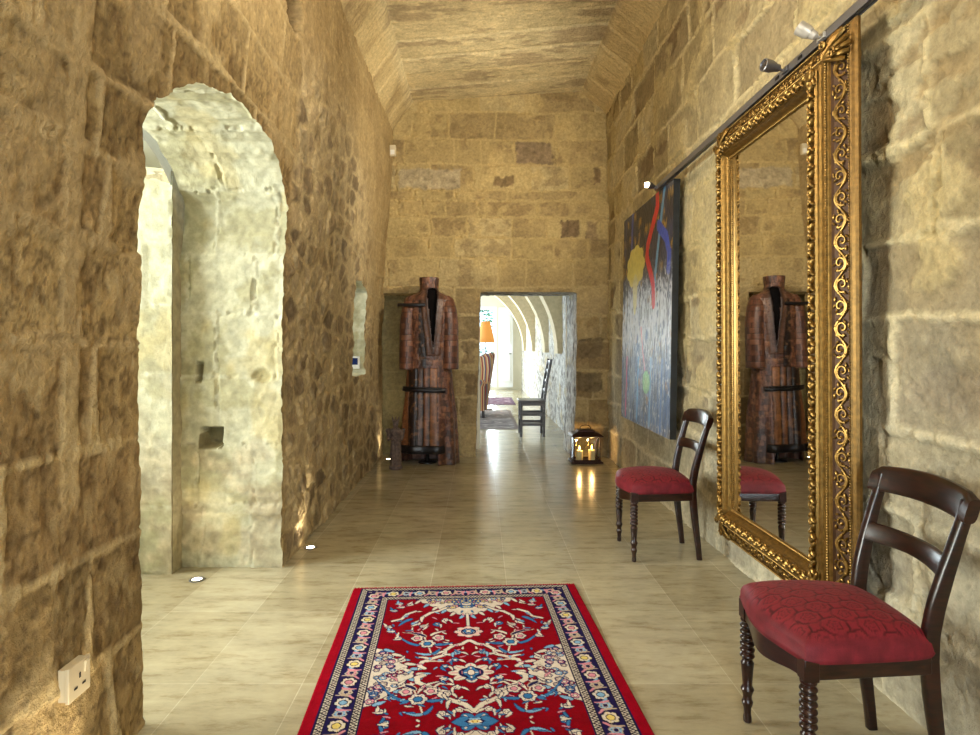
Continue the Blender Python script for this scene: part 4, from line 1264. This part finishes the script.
# ------------------------------------------------------------------ coat sculpture
def make_coat():
    root = empty('coat_sculpture', (-.55, 6.72, 0), 'large brown patchwork coat sculpture with black straps standing beside the doorway', 'sculpture')
    Z = np.array([0, .14, .5, .8, 1.0, 1.3, 1.55, 1.68, 1.76, 1.80, 1.835, 1.86, 1.90, 1.98, 2.0])
    A = np.array([.315, .305, .29, .255, .24, .23, .235, .245, .238, .205, .125, .100, .095, .103, .100])
    B = np.array([.20, .195, .18, .155, .15, .15, .15, .14, .125, .105, .09, .085, .088, .098, .096])
    def surf(th, z, off=0.0, relief=0):
        a = np.interp(z, Z, A) + off; b = np.interp(z, Z, B) + off
        e = .8
        fold = .012 * np.sin(th * 9 + 1) * sstep(1.1, .0, z)
        x = np.sign(np.cos(th)) * np.abs(np.cos(th)) ** e * (a + fold + relief)
        y = np.sign(np.sin(th)) * np.abs(np.sin(th)) ** e * (b + fold + relief)
        return x, y
    NT, NZ = 220, 260
    th = np.linspace(0, 2 * PI, NT, endpoint=False); zz = np.linspace(0, 2.0, NZ)
    T, ZZ = np.meshgrid(th, zz, indexing='ij'); t, z = T.ravel(), ZZ.ravel()
    x0, y0 = surf(t, z)
    front = y0 < 0
    left = front & (x0 < .03)
    hem = np.where(front & (x0 < .10), .14, 0.0)
    arc = t * .22
    # leather-like tiles
    zq = z; z = z + .014 * fbm(t * 4, z * 5, 78, 3)
    row = np.floor(z / .062); offs = (row % 2) * .5; colr = (arc + .012 * fbm(t * 2, z * 7, 77, 3)) / .040 + offs; cid = np.floor(colr)
    du = np.abs((colr % 1) - .5); dv = np.abs((z / .062) % 1 - .5)
    rnd = _tab(71)[(cid.astype(int) * 7 + 31) % 256, (row.astype(int) * 13 + 5) % 256]
    gap = np.maximum(sstep(.42, .49, du), sstep(.44, .49, dv)) * sstep(-.3, .1, fbm(t * 9, z * 16, 79, 3)); z = zq
    n = fbm(arc * 30, z * 30, 72, 4); n2 = fbm(arc * 9, z * 5, 73, 4)
    tile = pal(rnd, [lina(84, 54, 40), lina(100, 62, 46), lina(70, 44, 36), lina(90, 54, 42), lina(116, 76, 56)])
    c = mix(tile, lina(28, 16, 14), gap * .8); rel = .004 * (1 - gap) + .003 * (rnd - .5)
    # boards on the open left side, below the chest
    bx = x0
    edges = np.array([-.31, -.205, -.12, -.055, .01, .105]); bi = np.clip(np.searchsorted(edges, bx) - 1, 0, 4)
    dist = np.min(np.abs(bx[:, None] - edges[None, :]), 1); g2 = sstep(.014, .006, dist)
    board = np.array([lina(118, 72, 40), lina(36, 22, 18), lina(80, 58, 50), lina(112, 70, 44), lina(130, 84, 48)])[bi] * (1 + .35 * fbm(bx * 40, z * 4, 75, 4)[:, None])
    bm_ = front & (x0 < .10) & (z < 1.02 + .0 * x0)
    c = np.where(bm_[:, None], mix(board, lina(20, 12, 10), g2), c); rel = np.where(bm_, -.006 * g2 + .004 * (bi % 2), rel)
    up = front & (x0 < -.02) & (x0 > -.10) & (z >= 1.02) & (z < 1.75)
    c = np.where(up[:, None], mix(lina(30, 17, 15) * np.ones(3), lina(90, 50, 34), sstep(.0, .4, n2)), c)
    c = mix(c, lina(140, 98, 66), sstep(.1, .4, n) * .35)
    c = c * (1 + .55 * n[:, None] + .35 * n2[:, None])
    x, y = surf(t, z, 0, rel)
    # neck opening
    vw = np.interp(z, [1.20, 1.5, 1.80, 1.87, 1.90], [0, .032, .058, .050, .0]); vc = .052 - .012 * sstep(1.3, 1.9, z)
    kill_v = front & (np.abs(x0 - vc) < vw) & (z > 1.2) & (z < 1.89)
    co = np.stack([x, y, np.maximum(z, 0)], 1)
    i = (np.arange(NT)[:, None] * NZ + np.arange(NZ - 1)[None, :]); j = ((np.arange(NT)[:, None] + 1) % NT * NZ + np.arange(NZ - 1)[None, :])
    F = np.stack([i, j, j + 1, i + 1], -1).reshape(-1, 4)
    kv = kill_v[F].all(1) | (z[F].max(1) <= hem[F].max(1))
    lip = sstep(.03, .0, np.abs(np.abs(x0 - vc) - vw)) * front * (z > 1.18) * (z < 1.89)
    lap = sstep(.075, .06, np.abs(np.abs(x0 - vc) - vw - .03) + .03) * front * (z > 1.16) * (z < 1.86)
    c = mix(c, lina(92, 64, 50) * (1 + .4 * n[:, None]), np.clip(lap * .7, 0, 1)); co[:, 1] -= .008 * lap
    c = mix(c, lina(36, 26, 28), np.clip(lip * .8, 0, 1)); co[:, 1] -= .008 * lip
    c = mix(c, lina(24, 16, 15), sstep(.05, .0, z - hem) * .6)
    F = F[~kv]; used = np.unique(F); rm = -np.ones(len(co), int); rm[used] = np.arange(len(used))
    mat = mat_attr('patched_hide', .38, .5, 40, (.7, 1.25), .5, .006, 120, .3, .002)
    o = link('coat_body', raw_mesh('coat_body', co[used], rm[F], c[used]), mat, root)
    s = o.modifiers.new('s', 'SOLIDIFY'); s.thickness = .012; s.offset = -1
    # dark lining
    mb = MB(); rings = []
    for q in np.linspace(.16, 1.96, 60):
        xx, yy = surf(th[::4], np.full(len(th[::4]), q), -.026); rings.append([(a, b, q) for a, b in zip(xx, yy)])
    mb.loft(rings, cap=False); mb.build('lining', mat_plain('black_lining', lin(12, 9, 9), .9, spec=.1), root)
    # sleeves
    for s_ in (-1, 1):
        NR, NS = 60, 90
        S, K = np.meshgrid(np.linspace(0, 1, NS), np.linspace(0, 2 * PI, NR, endpoint=False), indexing='ij'); S_, K_ = S.ravel(), K.ravel()
        cz = 1.795 - .785 * S_; cx = s_ * (.185 + .042 * np.sin(np.clip(S_ * 2.2, 0, 1) * PI / 2)); cy = -.01 - .03 * S_
        ra = .060 + .012 * sstep(0, .18, S_) + .010 * S_; rb = .06 + .050 * sstep(0, .2, S_) + .006 * S_
        ra = ra * np.clip(.5 + S_ * 12, 0, 1)
        row = np.floor(cz / .06); colr = K_ * .09 / .05 + (row % 2) * .5; gap = np.maximum(sstep(.43, .49, np.abs(colr % 1 - .5)), sstep(.42, .49, np.abs((cz / .06) % 1 - .5)))
        rnd = _tab(81)[(np.floor(colr).astype(int) * 5 + 9) % 256, (row.astype(int) * 11 + 3) % 256]
        tile = pal(rnd, [lina(86, 52, 40), lina(102, 64, 48), lina(72, 44, 36), lina(92, 56, 42), lina(118, 78, 58)])
        n = fbm(K_ * 3, cz * 30, 82, 4)
        c = mix(tile, lina(28, 16, 14), gap * .75) * (1 + .25 * n[:, None]); r_ = .003 * (1 - gap)
        co = np.stack([cx + (ra + r_) * np.cos(K_), cy + (rb + r_) * np.sin(K_), cz], 1)
        i = np.arange(NS - 1)[:, None] * NR + np.arange(NR)[None, :]; j = np.arange(NS - 1)[:, None] * NR + (np.arange(NR)[None, :] + 1) % NR
        F = np.stack([i, j, j + NR, i + NR], -1).reshape(-1, 4)
        o = link('sleeve', raw_mesh('sleeve', co, F, c), mat, root); m = o.modifiers.new('s', 'SOLIDIFY'); m.thickness = .010; m.offset = -1
    # straps
    def wrap(z, t0, t1, off, r, rz, name, tilt=0, ends=None):
        ts = np.linspace(t0, t1, 30); x, y = surf(ts, np.full(30, z), off); rings = []
        pts = [(a, b, z + tilt * a) for a, b in zip(x, y)]
        MB().tube(pts, r, 10, rz, (0, 0, 1)).build(name, M_STRAP, root)
    M = mat_plain('black_strap', lin(24, 20, 22), .35, .2, nscale=70, var=(.6, 1.5), bs=.4)
    global M_STRAP; M_STRAP = M
    wrap(.79, PI + .25, 1.5 * PI + .62, .020, .017, 1.3, 'belt', -.03)
    wrap(.815, PI + .45, 1.5 * PI + .45, .034, .009, 1.2, 'belt_buckle', -.03)
    wrap(.165, PI + .2, 1.5 * PI + .5, .010, .020, 2.2, 'hem_band')
    mb = MB(); mb.tube([(-.34, -.03, 1.70), (-.32, -.12, 1.70), (-.24, -.155, 1.695), (-.10, -.165, 1.695), (-.03, -.163, 1.70)], .009, 8, 2.0, (0, 0, 1)); mb.build('shoulder_strap', M, root)
    mb = MB(); mb.tube([(-.02, 0, .02), (-.02, 0, 1.0)], .018); mb.lathe([(.10, 0), (.10, .012), (.03, .02), (.018, .05)], (-.02, 0, 0), 24)
    mb.build('stand', M_BLACK, root)
make_coat()

# ------------------------------------------------------------------ carved statuette
def make_statuette():
    mb = MB()
    mb.lathe([(.062, 0), (.064, .03), (.056, .035)], (0, 0, 0), 20)
    mb.lathe([(.052, .03), (.053, .10), (.046, .22), (.044, .28), (.052, .33), (.060, .36), (.050, .385), (.022, .40), (.018, .42)], (0, 0, 0), 20, squash=(1, .8))
    for k in range(9):
        a = 2 * PI * k / 9; mb.tube([(.052 * math.cos(a), .042 * math.sin(a), .03), (.044 * math.cos(a), .035 * math.sin(a), .27)], .007, 6)
    mb.ball((0, -.004, .435), (.028, .030, .036), 12, 8)
    mb.ball((0, -.032, .432), (.006, .008, .009), 6, 5)
    for s in (-1, 1):
        mb.ball((s * .012, -.028, .442), .005, 6, 4)
        mb.tube([(s * .052, 0, .368), (s * .070, -.015, .32), (s * .062, -.045, .285), (s * .03, -.062, .30)], [.020, .017, .014, .012], 8)
        mb.ball((s * .026, -.064, .302), (.013, .012, .012), 8, 6)
        mb.tube([(s * .018, 0, .458), (s * .030, 0, .485), (s * .034, 0, .512)], [.011, .008, .003], 8)
        mb.box((s * .062, .028, .335), (.034, .012, .11), Matrix.Rotation(s * .25, 3, 'Y'))
    mb.tube([(0, 0, .462), (0, 0, .505)], [.012, .003], 8)
    mb.lathe([(.029, .452), (.033, .458), (.031, .468), (.024, .470)], (0, 0, 0), 14)
    mb.ball((-.078, -.03, .375), (.019, .017, .019), 8, 6); mb.tube([(-.070, -.02, .32), (-.078, -.03, .365)], .012, 6)
    o = mb.build('carved_statuette', mat_plain('weathered_carved_wood', lin(96, 80, 72), .8, nscale=45, var=(.55, 1.35), bs=.8, bd=.006), None)
    o.location = (-.865, 6.36, 0); o.scale = (1.06,) * 3
    r = o.modifiers.new('r', 'REMESH'); r.mode = 'VOXEL'; r.voxel_size = .004; r.use_smooth_shade = True
    tag(o, 'small weathered carved figure with a spiked crown standing on the floor by the coat', 'statuette')
make_statuette()

# ------------------------------------------------------------------ lantern and candles
def make_lantern():
    w, d, h = .29, .22, .27
    M_BR = mat_plain('bronzed_metal', lin(58, 36, 30), .4, .7, nscale=30)
    cx, cy = 1.145, 6.74
    root = empty('candle_lantern', (cx, cy, 0), 'bronze metal lantern with glass sides on the floor right of the doorway', 'lantern', rz=0)
    MB().box((0, 0, .014), (w + .05, d + .05, .016)).box((0, 0, .004), (w, d, .008)).build('base_tray', M_BR, root, bevel=.002)
    m = MB()
    for sx_ in (-1, 1):
        for sy in (-1, 1): m.box((sx_ * (w / 2 - .007), sy * (d / 2 - .007), .02 + h / 2), (.014, .014, h))
    m.box((0, -d / 2 + .006, .03), (w, .01, .02)); m.box((0, d / 2 - .006, .03), (w, .01, .02)); m.box((-w / 2 + .006, 0, .03), (.01, d, .02)); m.box((w / 2 - .006, 0, .03), (.01, d, .02))
    m.build('corner_posts', M_BR, root, bevel=.002)
    def rr(a, b, z): return [(-a, -b, z), (a, -b, z), (a, b, z), (-a, b, z)]
    W, D = w / 2, d / 2
    MB().loft([rr(W + .01, D + .01, h + .012), rr(W + .028, D + .028, h + .018), rr(W + .028, D + .028, h + .026), rr(W + .005, D + .005, h + .045), rr(W * .72, D * .72, h + .062), rr(W * .66, D * .66, h + .064), rr(W * .62, D * .62, h + .082), rr(.03, .03, h + .090)]).build('roof', M_BR, root, bevel=.002, smooth=False)
    MB().tube([(-.055, 0, h + .085), (-.058, 0, h + .105), (-.04, 0, h + .125), (0, 0, h + .132), (.04, 0, h + .125), (.058, 0, h + .105), (.055, 0, h + .085)], .0045, 8).build('handle', M_BR, root)
    g = MB()
    for s in (-1, 1):
        g.box((0, s * (D - .006), .02 + h / 2), (w - .03, .003, h - .02)); g.box((s * (W - .006), 0, .02 + h / 2), (.003, d - .03, h - .02))
    g.build('glass_pane', M_GLASS, root, smooth=False)
    M_WAX = mat_plain('candle_wax', lin(236, 214, 160), .5, nscale=5, var=(.98, 1.02)); M_WAX.node_tree.nodes['Principled BSDF'].inputs['Subsurface Weight'].default_value = .0
    M_FL = mat_emit('candle_flame', lin(255, 190, 90), 40)
    for k, (dx, lab) in enumerate(((-.065, 'lit cream pillar candle in the lantern, the one nearer the doorway'), (.068, 'lit cream pillar candle in the lantern, the one nearer the right wall'))):
        hh = (.105, .112)[k]
        o = MB().lathe([(.033, 0), (.036, .003), (.036, hh - .004), (.033, hh), (.020, hh - .006), (.002, hh - .007)], (0, 0, 0), 24).build('pillar_candle', M_WAX, None)
        o.location = (cx + dx, cy - .01, .0225); tag(o, lab, 'candle')
        MB().tube([(0, 0, hh - .008), (0, 0, hh + .012)], .0015, 6).build('wick', M_BLACK, o)
        MB().lathe([(.001, hh + .008), (.006, hh + .014), (.0075, hh + .022), (.005, hh + .034), (.0008, hh + .052)], (0, 0, 0), 12).build('flame', M_FL, o)
        l = bpy.data.lights.new('candle_light', 'POINT'); l.energy = 1.8; l.color = (1, .58, .22); l.shadow_soft_size = .015
        lo = bpy.data.objects.new('candle_light', l); COL.objects.link(lo); lo.location = (cx + dx, cy - .01, .0225 + hh + .075)
make_lantern()

# ------------------------------------------------------------------ small fittings
def socket():
    h, _ = style_left(np.array([1.665]), np.array([.36]))
    x = float(xl(.365) + h[0]) + .022
    root = empty('wall_socket', (x, 1.665, .36), 'cream plug socket low on the left wall near the camera', 'socket')
    MB().box((.002, 0, 0), (.010, .090, .092)).build('face_plate', M_WHITEPL, root, bevel=.002)
    MB().box((-.012, 0, 0), (.022, .084, .084)).build('back_box', M_WHITEPL, root)
    MB().box((.009, .026, .024), (.006, .016, .030), Matrix.Rotation(.12, 3, 'Y')).build('rocker_switch', M_WHITEPL, root, bevel=.001)
    for y, z, a, b in ((0.0, .010, .007, .014), (-.017, -.018, .014, .006), (.017, -.018, .014, .006)):
        MB().box((.0072, y, z), (.001, a, b)).build('pin_hole', M_BLACK, root, smooth=False)
socket()
root = empty('wall_sensor', (-.965, 6.86, 3.42), 'small white sensor box high in the left corner by the end wall', 'sensor')
MB().box((0, 0, 0), (.07, .05, .12)).build('housing', M_WHITEPL, root, bevel=.006)
MB().box((.0, -.026, -.02), (.045, .006, .05)).build('lens_window', mat_plain('milky_lens', lin(230, 226, 214), .3), root, bevel=.002)
# thermostat on the far jamb of the small window
root = empty('thermostat', (-1.21, 5.975, 1.10), 'white thermostat with dark blue display in the small window opening of the left wall', 'thermostat')
MB().box((0, 0, 0), (.10, .016, .12)).build('casing', mat_plain('white_plastic', lin(232, 232, 228), .35), root, bevel=.004)
MB().box((.005, -.0095, .012), (.055, .004, .065)).build('display', mat_plain('blue_display', lin(28, 44, 96), .15), root, bevel=.001)

SPOTS = []
def uplight(x, y, label, s=1.0):
    root = empty('floor_uplight', (x, y, 0), label, 'light', None)
    MB().lathe([(.024, .0005), (.040, .0005), (.040, .004), (.036, .006), (.028, .006), (.024, .003)], (0, 0, 0), 28).build('trim_ring', M_STEEL, root)
    MB().lathe([(.001, .001), (.024, .001), (.024, .0035), (.001, .004)], (0, 0, 0), 24).build('lens', M_UPL, root)
    SPOTS.append((x, y, s))
M_UPL = mat_emit('uplight_lens', lin(255, 236, 196), 25)
uplight(-1.055, 3.86, 'round recessed floor light at the foot of the rubble wall past the arch', 1.0)
uplight(-1.52, 3.33, 'round recessed floor light inside the arched opening', .8)
uplight(-1.02, 6.90, 'round recessed floor light in the corner behind the carved figure', 1.0)
uplight(-1.005, 1.60, 'round recessed floor light at the foot of the left wall below the socket', 1.2)

# ------------------------------------------------------------------ far room things
def ladder_chair():
    root = empty('wooden_chair', (.74, 8.83, 0), 'dark wooden side chair with a tall back seen through the doorway', 'chair')
    M = mat_wood('ebonised_wood', lin(44, 42, 46), lin(74, 70, 74), .4, .2)
    for s in (-1, 1):
        MB().sweep([(-.165, s * .19, 0), (-.165, s * .19, .49)], .036, .036).build('front_leg', M, root)
        MB().sweep([(.150, s * .18, 0), (.155, s * .18, .48), (.20, s * .18, .80), (.255, s * .18, 1.08)], .034, .036).build('rear_leg', M, root)
        MB().box((-.005, s * .185, .17), (.30, .022, .040)).build('stretcher', M, root)
        MB().box((-.005, s * .185, .31), (.30, .022, .040)).build('stretcher', M, root)
        MB().box((-.005, s * .185, .455), (.30, .024, .05)).build('seat_rail', M, root)
    MB().box((-.165, 0, .24), (.022, .36, .04)).build('stretcher', M, root)
    MB().box((-.012, 0, .493), (.375, .43, .026)).build('seat', M, root, bevel=.006)
    for z, x in ((.62, .172), (.76, .193), (.90, .218), (1.03, .243)):
        MB().sweep([(x, -.175, z), (x + .02, 0, z), (x, .175, z)], .065, .016, (0, 0, 1)).build('back_slat', M, root)
ladder_chair()

def striped():
    m, nt, b = nodes('striped_upholstery')
    tc = nt.nodes.new('ShaderNodeTexCoord'); sp = nt.nodes.new('ShaderNodeSeparateXYZ'); nt.links.new(tc.outputs['Object'], sp.inputs[0])
    ad = nt.nodes.new('ShaderNodeMath'); ad.operation = 'ADD'; nt.links.new(sp.outputs['X'], ad.inputs[0]); nt.links.new(sp.outputs['Y'], ad.inputs[1])
    mu = nt.nodes.new('ShaderNodeMath'); mu.operation = 'MULTIPLY'; mu.inputs[1].default_value = 5.2; nt.links.new(ad.outputs[0], mu.inputs[0])
    fr = nt.nodes.new('ShaderNodeMath'); fr.operation = 'FRACT'; nt.links.new(mu.outputs[0], fr.inputs[0])
    cr = nt.nodes.new('ShaderNodeValToRGB'); cr.color_ramp.interpolation = 'CONSTANT'; el = cr.color_ramp.elements
    cs_ = [(0, (196, 160, 110)), (.14, (150, 60, 50)), (.26, (214, 190, 150)), (.38, (90, 84, 110)), (.5, (190, 120, 70)), (.62, (212, 190, 150)), (.74, (140, 54, 60)), (.86, (110, 110, 120))]
    el[0].position = 0; el[0].color = rgba(lin(*cs_[0][1])); el[1].position = cs_[1][0]; el[1].color = rgba(lin(*cs_[1][1]))
    for p, c in cs_[2:]:
        e = el.new(p); e.color = rgba(lin(*c))
    nt.links.new(fr.outputs[0], cr.inputs[0]); nt.links.new(cr.outputs[0], b.inputs['Base Color']); b.inputs['Roughness'].default_value = .9
    return m
def armchair():
    M = striped(); root = empty('wing_armchair', (-.22, 11.15, .0125), 'wing armchair in multicoloured striped fabric seen through the doorway', 'armchair')
    def cush(name, rings, **k):
        m = MB(); out = []
        for (cx, cy, cz, a, b_, ax) in rings:
            ring = []
            for q in range(20):
                t = 2 * PI * q / 20; c, s = math.cos(t), math.sin(t)
                u = math.copysign(abs(c) ** .45, c) * a; v = math.copysign(abs(s) ** .45, s) * b_
                ring.append((cx + u, cy + v, cz) if ax == 'z' else (cx + u, cy, cz + v))
            out.append(ring)
        m.loft(out); return m.build(name, M, root)
    cush('seat', [(0, 0, .14, .33, .33, 'z'), (0, 0, .18, .35, .35, 'z'), (0, 0, .42, .35, .35, 'z'), (0, 0, .47, .32, .32, 'z')])
    cush('backrest', [(.26, 0, .14, .09, .34, 'z'), (.30, 0, .5, .10, .36, 'z'), (.36, 0, .85, .095, .35, 'z'), (.42, 0, 1.10, .07, .30, 'z'), (.43, 0, 1.14, .04, .24, 'z')])
    for s in (-1, 1):
        cush('arm', [(0, s * .37, .13, .30, .055, 'z'), (0, s * .37, .55, .31, .06, 'z'), (0, s * .385, .62, .32, .085, 'z'), (0, s * .385, .67, .29, .06, 'z')])
        cush('wing', [(.24, s * .37, .60, .12, .04, 'z'), (.25, s * .38, .85, .17, .045, 'z'), (.31, s * .36, 1.05, .13, .045, 'z'), (.38, s * .33, 1.12, .06, .03, 'z')])
        for x in (-.27, .27):
            MB().sweep([(x * 1.05, s * .29, 0), (x, s * .28, .2)], .05, .05).build('leg', M_WOOD, root)
    return root
armchair()

def floor_lamp():
    root = empty('floor_lamp', (.115, 12.4, 0), 'floor lamp with a glowing orange shade behind the striped armchair', 'lamp')
    MB().lathe([(.14, 0), (.14, .015), (.03, .03), (.014, .05)], (0, 0, 0), 24).build('base', M_BLACK, root)
    MB().tube([(0, 0, .03), (0, 0, 1.55)], .011).build('pole', M_BLACK, root)
    m, nt, b = nodes('orange_lampshade'); b.inputs['Base Color'].default_value = rgba(lin(206, 150, 90)); b.inputs['Roughness'].default_value = .9; b.inputs['Subsurface Weight'].default_value = 0
    b.inputs['Emission Color'].default_value = rgba(lin(236, 150, 50)); b.inputs['Emission Strength'].default_value = .45
    sh = MB().loft([[(r * math.cos(2 * PI * k / 28), r * math.sin(2 * PI * k / 28), z) for k in range(28)] for r, z in ((.175, 1.34), (.155, 1.48), (.125, 1.62), (.085, 1.76))], cap=False).build('lamp_shade', m, root)
    s = sh.modifiers.new('s', 'SOLIDIFY'); s.thickness = .004
    MB().ball((0, 0, 1.56), .04, 12, 8).build('bulb', mat_emit('lit_bulb', lin(255, 214, 150), 12), root)
    l = bpy.data.lights.new('floor_lamp_light', 'POINT'); l.energy = 8; l.color = (1, .6, .25); l.shadow_soft_size = .06
    lo = bpy.data.objects.new('floor_lamp_light', l); COL.objects.link(lo); lo.location = (.115, 12.4, 1.66)
floor_lamp()

def small_rug(name, x0, x1, y0, y1, cols, label, seed):
    us = np.linspace(x0, x1, 90); vs = np.linspace(y0, y1, 140)
    U, V = np.meshgrid(us, vs, indexing='ij'); u, v = U.ravel(), V.ravel()
    n = fbm(u * 3, v * 16, seed, 4); c = mix(lina(*cols[0]) * np.ones(3), lina(*cols[1]), sstep(-.25, .25, n)); c = mix(c, lina(*cols[2]), sstep(.25, .45, fbm(u * 12, v * 12, seed + 5, 3)))
    e = np.minimum(np.minimum(u - x0, x1 - u), np.minimum(v - y0, y1 - v)); c = mix(c, lina(*cols[3]), (e < .07) * 1.0)
    co = np.stack([u, v, .0015 + .007 * sstep(0, .01, e)], 1)
    i = np.arange(89)[:, None] * 140 + np.arange(139)[None, :]; F = np.stack([i, i + 140, i + 141, i + 1], -1).reshape(-1, 4)
    o = link(name, raw_mesh(name, co, F, c), mat_attr(name + '_wool', .95, .1), None); tag(o, label, 'rug')
small_rug('woven_rug', -1.6, .60, 9.4, 12.2, ((150, 142, 140), (118, 110, 112), (180, 172, 166), (140, 128, 124)), 'grey woven rug under the striped armchair beyond the doorway', 301)
small_rug('hearth_rug', -.4, .78, 13.4, 15.3, ((128, 96, 112), (92, 66, 84), (170, 150, 158), (104, 80, 96)), 'faded purple rug near the far glazed door', 331)

# garden beyond the far door
def tree(x, y, h, r, seed, label):
    root = empty('garden_tree', (x, y, -.4), label, 'tree'); rng = random.Random(seed)
    MB().tube([(0, 0, 0), (.05, 0, h * .4), (-.05, .05, h * .8)], [.12, .09, .04], 8).build('trunk', mat_plain('bark', lin(90, 76, 60), .9), root)
    mb = MB()
    for _ in range(1400):
        a, b_ = rng.uniform(0, 2 * PI), math.acos(rng.uniform(-1, 1)); q = r * rng.uniform(.35, 1) ** .5
        c = Vector((q * math.sin(b_) * math.cos(a), q * math.sin(b_) * math.sin(a), h * .62 + q * 1.2 * math.cos(b_)))
        R = Matrix.Rotation(rng.uniform(0, 6.3), 3, 'Z') @ Matrix.Rotation(rng.uniform(0, 3), 3, 'X'); s = rng.uniform(.05, .10)
        vs = [c + R @ Vector(p) for p in ((-s, 0, 0), (0, -s * .5, 0), (s, 0, 0), (0, s * .5, 0))]; mb.add(vs, [(0, 1, 2, 3)])
    mb.build('foliage', mat_plain('leaves', lin(74, 116, 84), .6, nscale=3, var=(.5, 1.5)), root, smooth=False)
tree(-.3, 22.0, 3.4, 1.35, 1, 'leafy green tree in the garden beyond the far glazed door')
tree(-4.2, 25.4, 4.0, 1.5, 2, 'second garden tree further left beyond the far glazed door')
ngon('ground', [(-14, 19, -.15), (14, 19, -.15), (14, 60, -.15), (-14, 60, -.15)], mat_plain('garden_gravel', lin(196, 190, 172), .95, nscale=8, var=(.8, 1.1)))

# ------------------------------------------------------------------ light
w = bpy.data.worlds.new('world'); sc.world = w; w.use_nodes = True
bg = w.node_tree.nodes['Background']; bg.inputs[0].default_value = (.62, .80, 1, 1); bg.inputs[1].default_value = 5.0

def area(name, loc, rot, sx_, sy, e, col):
    l = bpy.data.lights.new(name, 'AREA'); l.shape = 'RECTANGLE'; l.size = sx_; l.size_y = sy; l.energy = e; l.color = col
    o = bpy.data.objects.new(name, l); COL.objects.link(o); o.location = loc; o.rotation_euler = rot; return o
def spot(name, loc, target, e, col, ang=60, blend=.8, r=.02):
    l = bpy.data.lights.new(name, 'SPOT'); l.energy = e; l.color = col; l.spot_size = math.radians(ang); l.spot_blend = blend; l.shadow_soft_size = r
    o = bpy.data.objects.new(name, l); COL.objects.link(o); o.location = loc
    o.rotation_euler = (Vector(target) - Vector(loc)).to_track_quat('-Z', 'Y').to_euler(); return o
WARM = (1, .91, .78); DAY = (.88, .95, 1.0)
# daylight through the glazed openings, plus added fill
area('added_fill_back_door', (.15, -3.2, 1.35), (math.radians(90), 0, 0), 1.7, 2.5, 120, (.92, .96, 1))  # added fill from behind the camera, no source seen there
area('daylight_passage', (-3.95, 2.4, 1.65), (0, math.radians(-90), 0), 1.7, 1.9, 300, (1, .965, .87))
area('daylight_passage_far', (-3.95, 5.5, 1.65), (0, math.radians(-90), 0), 1.7, 1.7, 90, (1, .99, .92))
area('daylight_far_left', (-3.25, 9.5, 1.6), (0, math.radians(-90), 0), 2.4, 2.6, 150, (.80, .88, 1))
area('daylight_far_left_b', (-3.25, 13.5, 1.6), (0, math.radians(-90), 0), 2.4, 3.0, 280, DAY)
area('added_fill_far_left_c', (-3.25, 16.9, 1.6), (0, math.radians(-90), 0), 2.5, 2.2, 420, (.9, .95, 1))  # added to brighten the end of the far room, source unseen
area('daylight_far_end', (-.55, 19.0, 1.4), (math.radians(-90), 0, 0), 2.0, 2.5, 260, DAY)
# recessed floor lights
for (x, y, s) in SPOTS:
    inside_arch = x < -1.3
    spot('uplight_beam', (x, y, .012), (x + (0 if inside_arch else -.06), y + (.1 if inside_arch else .02), 1.0), 9 * s, (1, .86, .62), 95, .9, .02)
# unseen pendants added as warm fill, behind the camera and over the rug
def pendant(x, y, z, e, lab):
    root = empty('added_fill_pendant', (x, y, z), lab, 'light')
    MB().tube([(0, 0, .16), (0, 0, 4.02 - z)], .006).build('cable', M_BLACK, root)
    MB().lathe([(.03, .18), (.05, .16), (.06, .14), (.03, .13)], (0, 0, 0), 20).build('lamp_cap', M_BLACK, root)
    MB().lathe([(.02, .14), (.07, .135), (.075, .12), (.03, .10)], (0, 0, 0), 24).build('glass_collar', M_STEEL, root)
    MB().ball((0, 0, .03), .045, 16, 10).build('bulb', mat_emit('lit_bulb_globe', lin(255, 224, 176), 20), root)
    l = bpy.data.lights.new('pendant_fill_light', 'POINT'); l.energy = e; l.color = WARM; l.shadow_soft_size = .16
    o = bpy.data.objects.new('pendant_fill_light', l); COL.objects.link(o); o.location = (x, y, z - .2)
pendant(.1, -.6, 3.2, 95, 'added fill lamp shaped as a pendant, unseen behind the camera')
pendant(.1, 2.7, 3.35, 34, 'added fill lamp shaped as a pendant, out of view high over the rug')
# track spotlights
p, d_ = LAMPS[2]
spot('track_beam', p, (-.3, 6.6, 3.0), 200, (1, .90, .72), 118, 1.0)
spot('track_beam', LAMPS[0][0], LAMPS[0][0] + LAMPS[0][1], 110, (1, .88, .70), 130, 1.0)  # ceiling fill added at a head whose lens is unlit

# ------------------------------------------------------------------ camera
cam = bpy.data.cameras.new('camera'); co_ = bpy.data.objects.new('camera', cam); COL.objects.link(co_); sc.camera = co_
co_.location = (0, 0, CAM_Z); co_.rotation_euler = (PI / 2, 0, 0)
cam.sensor_width = 36; cam.lens = FPX / 980 * 36; cam.shift_x = 10 / 980; cam.shift_y = -20.5 / 980; cam.clip_start = .05; cam.clip_end = 200
vs_ = sc.view_settings; vs_.view_transform = 'Standard'; vs_.look = 'None'; vs_.gamma = 1; vs_.exposure = .30; vs_.use_curve_mapping = False
sc.cycles.use_denoising = True; sc.cycles.max_bounces = 10; sc.cycles.diffuse_bounces = 5; sc.cycles.glossy_bounces = 5; sc.cycles.transparent_max_bounces = 12
sc.cycles.sample_clamp_indirect = 6; sc.cycles.caustics_reflective = False; sc.cycles.caustics_refractive = False
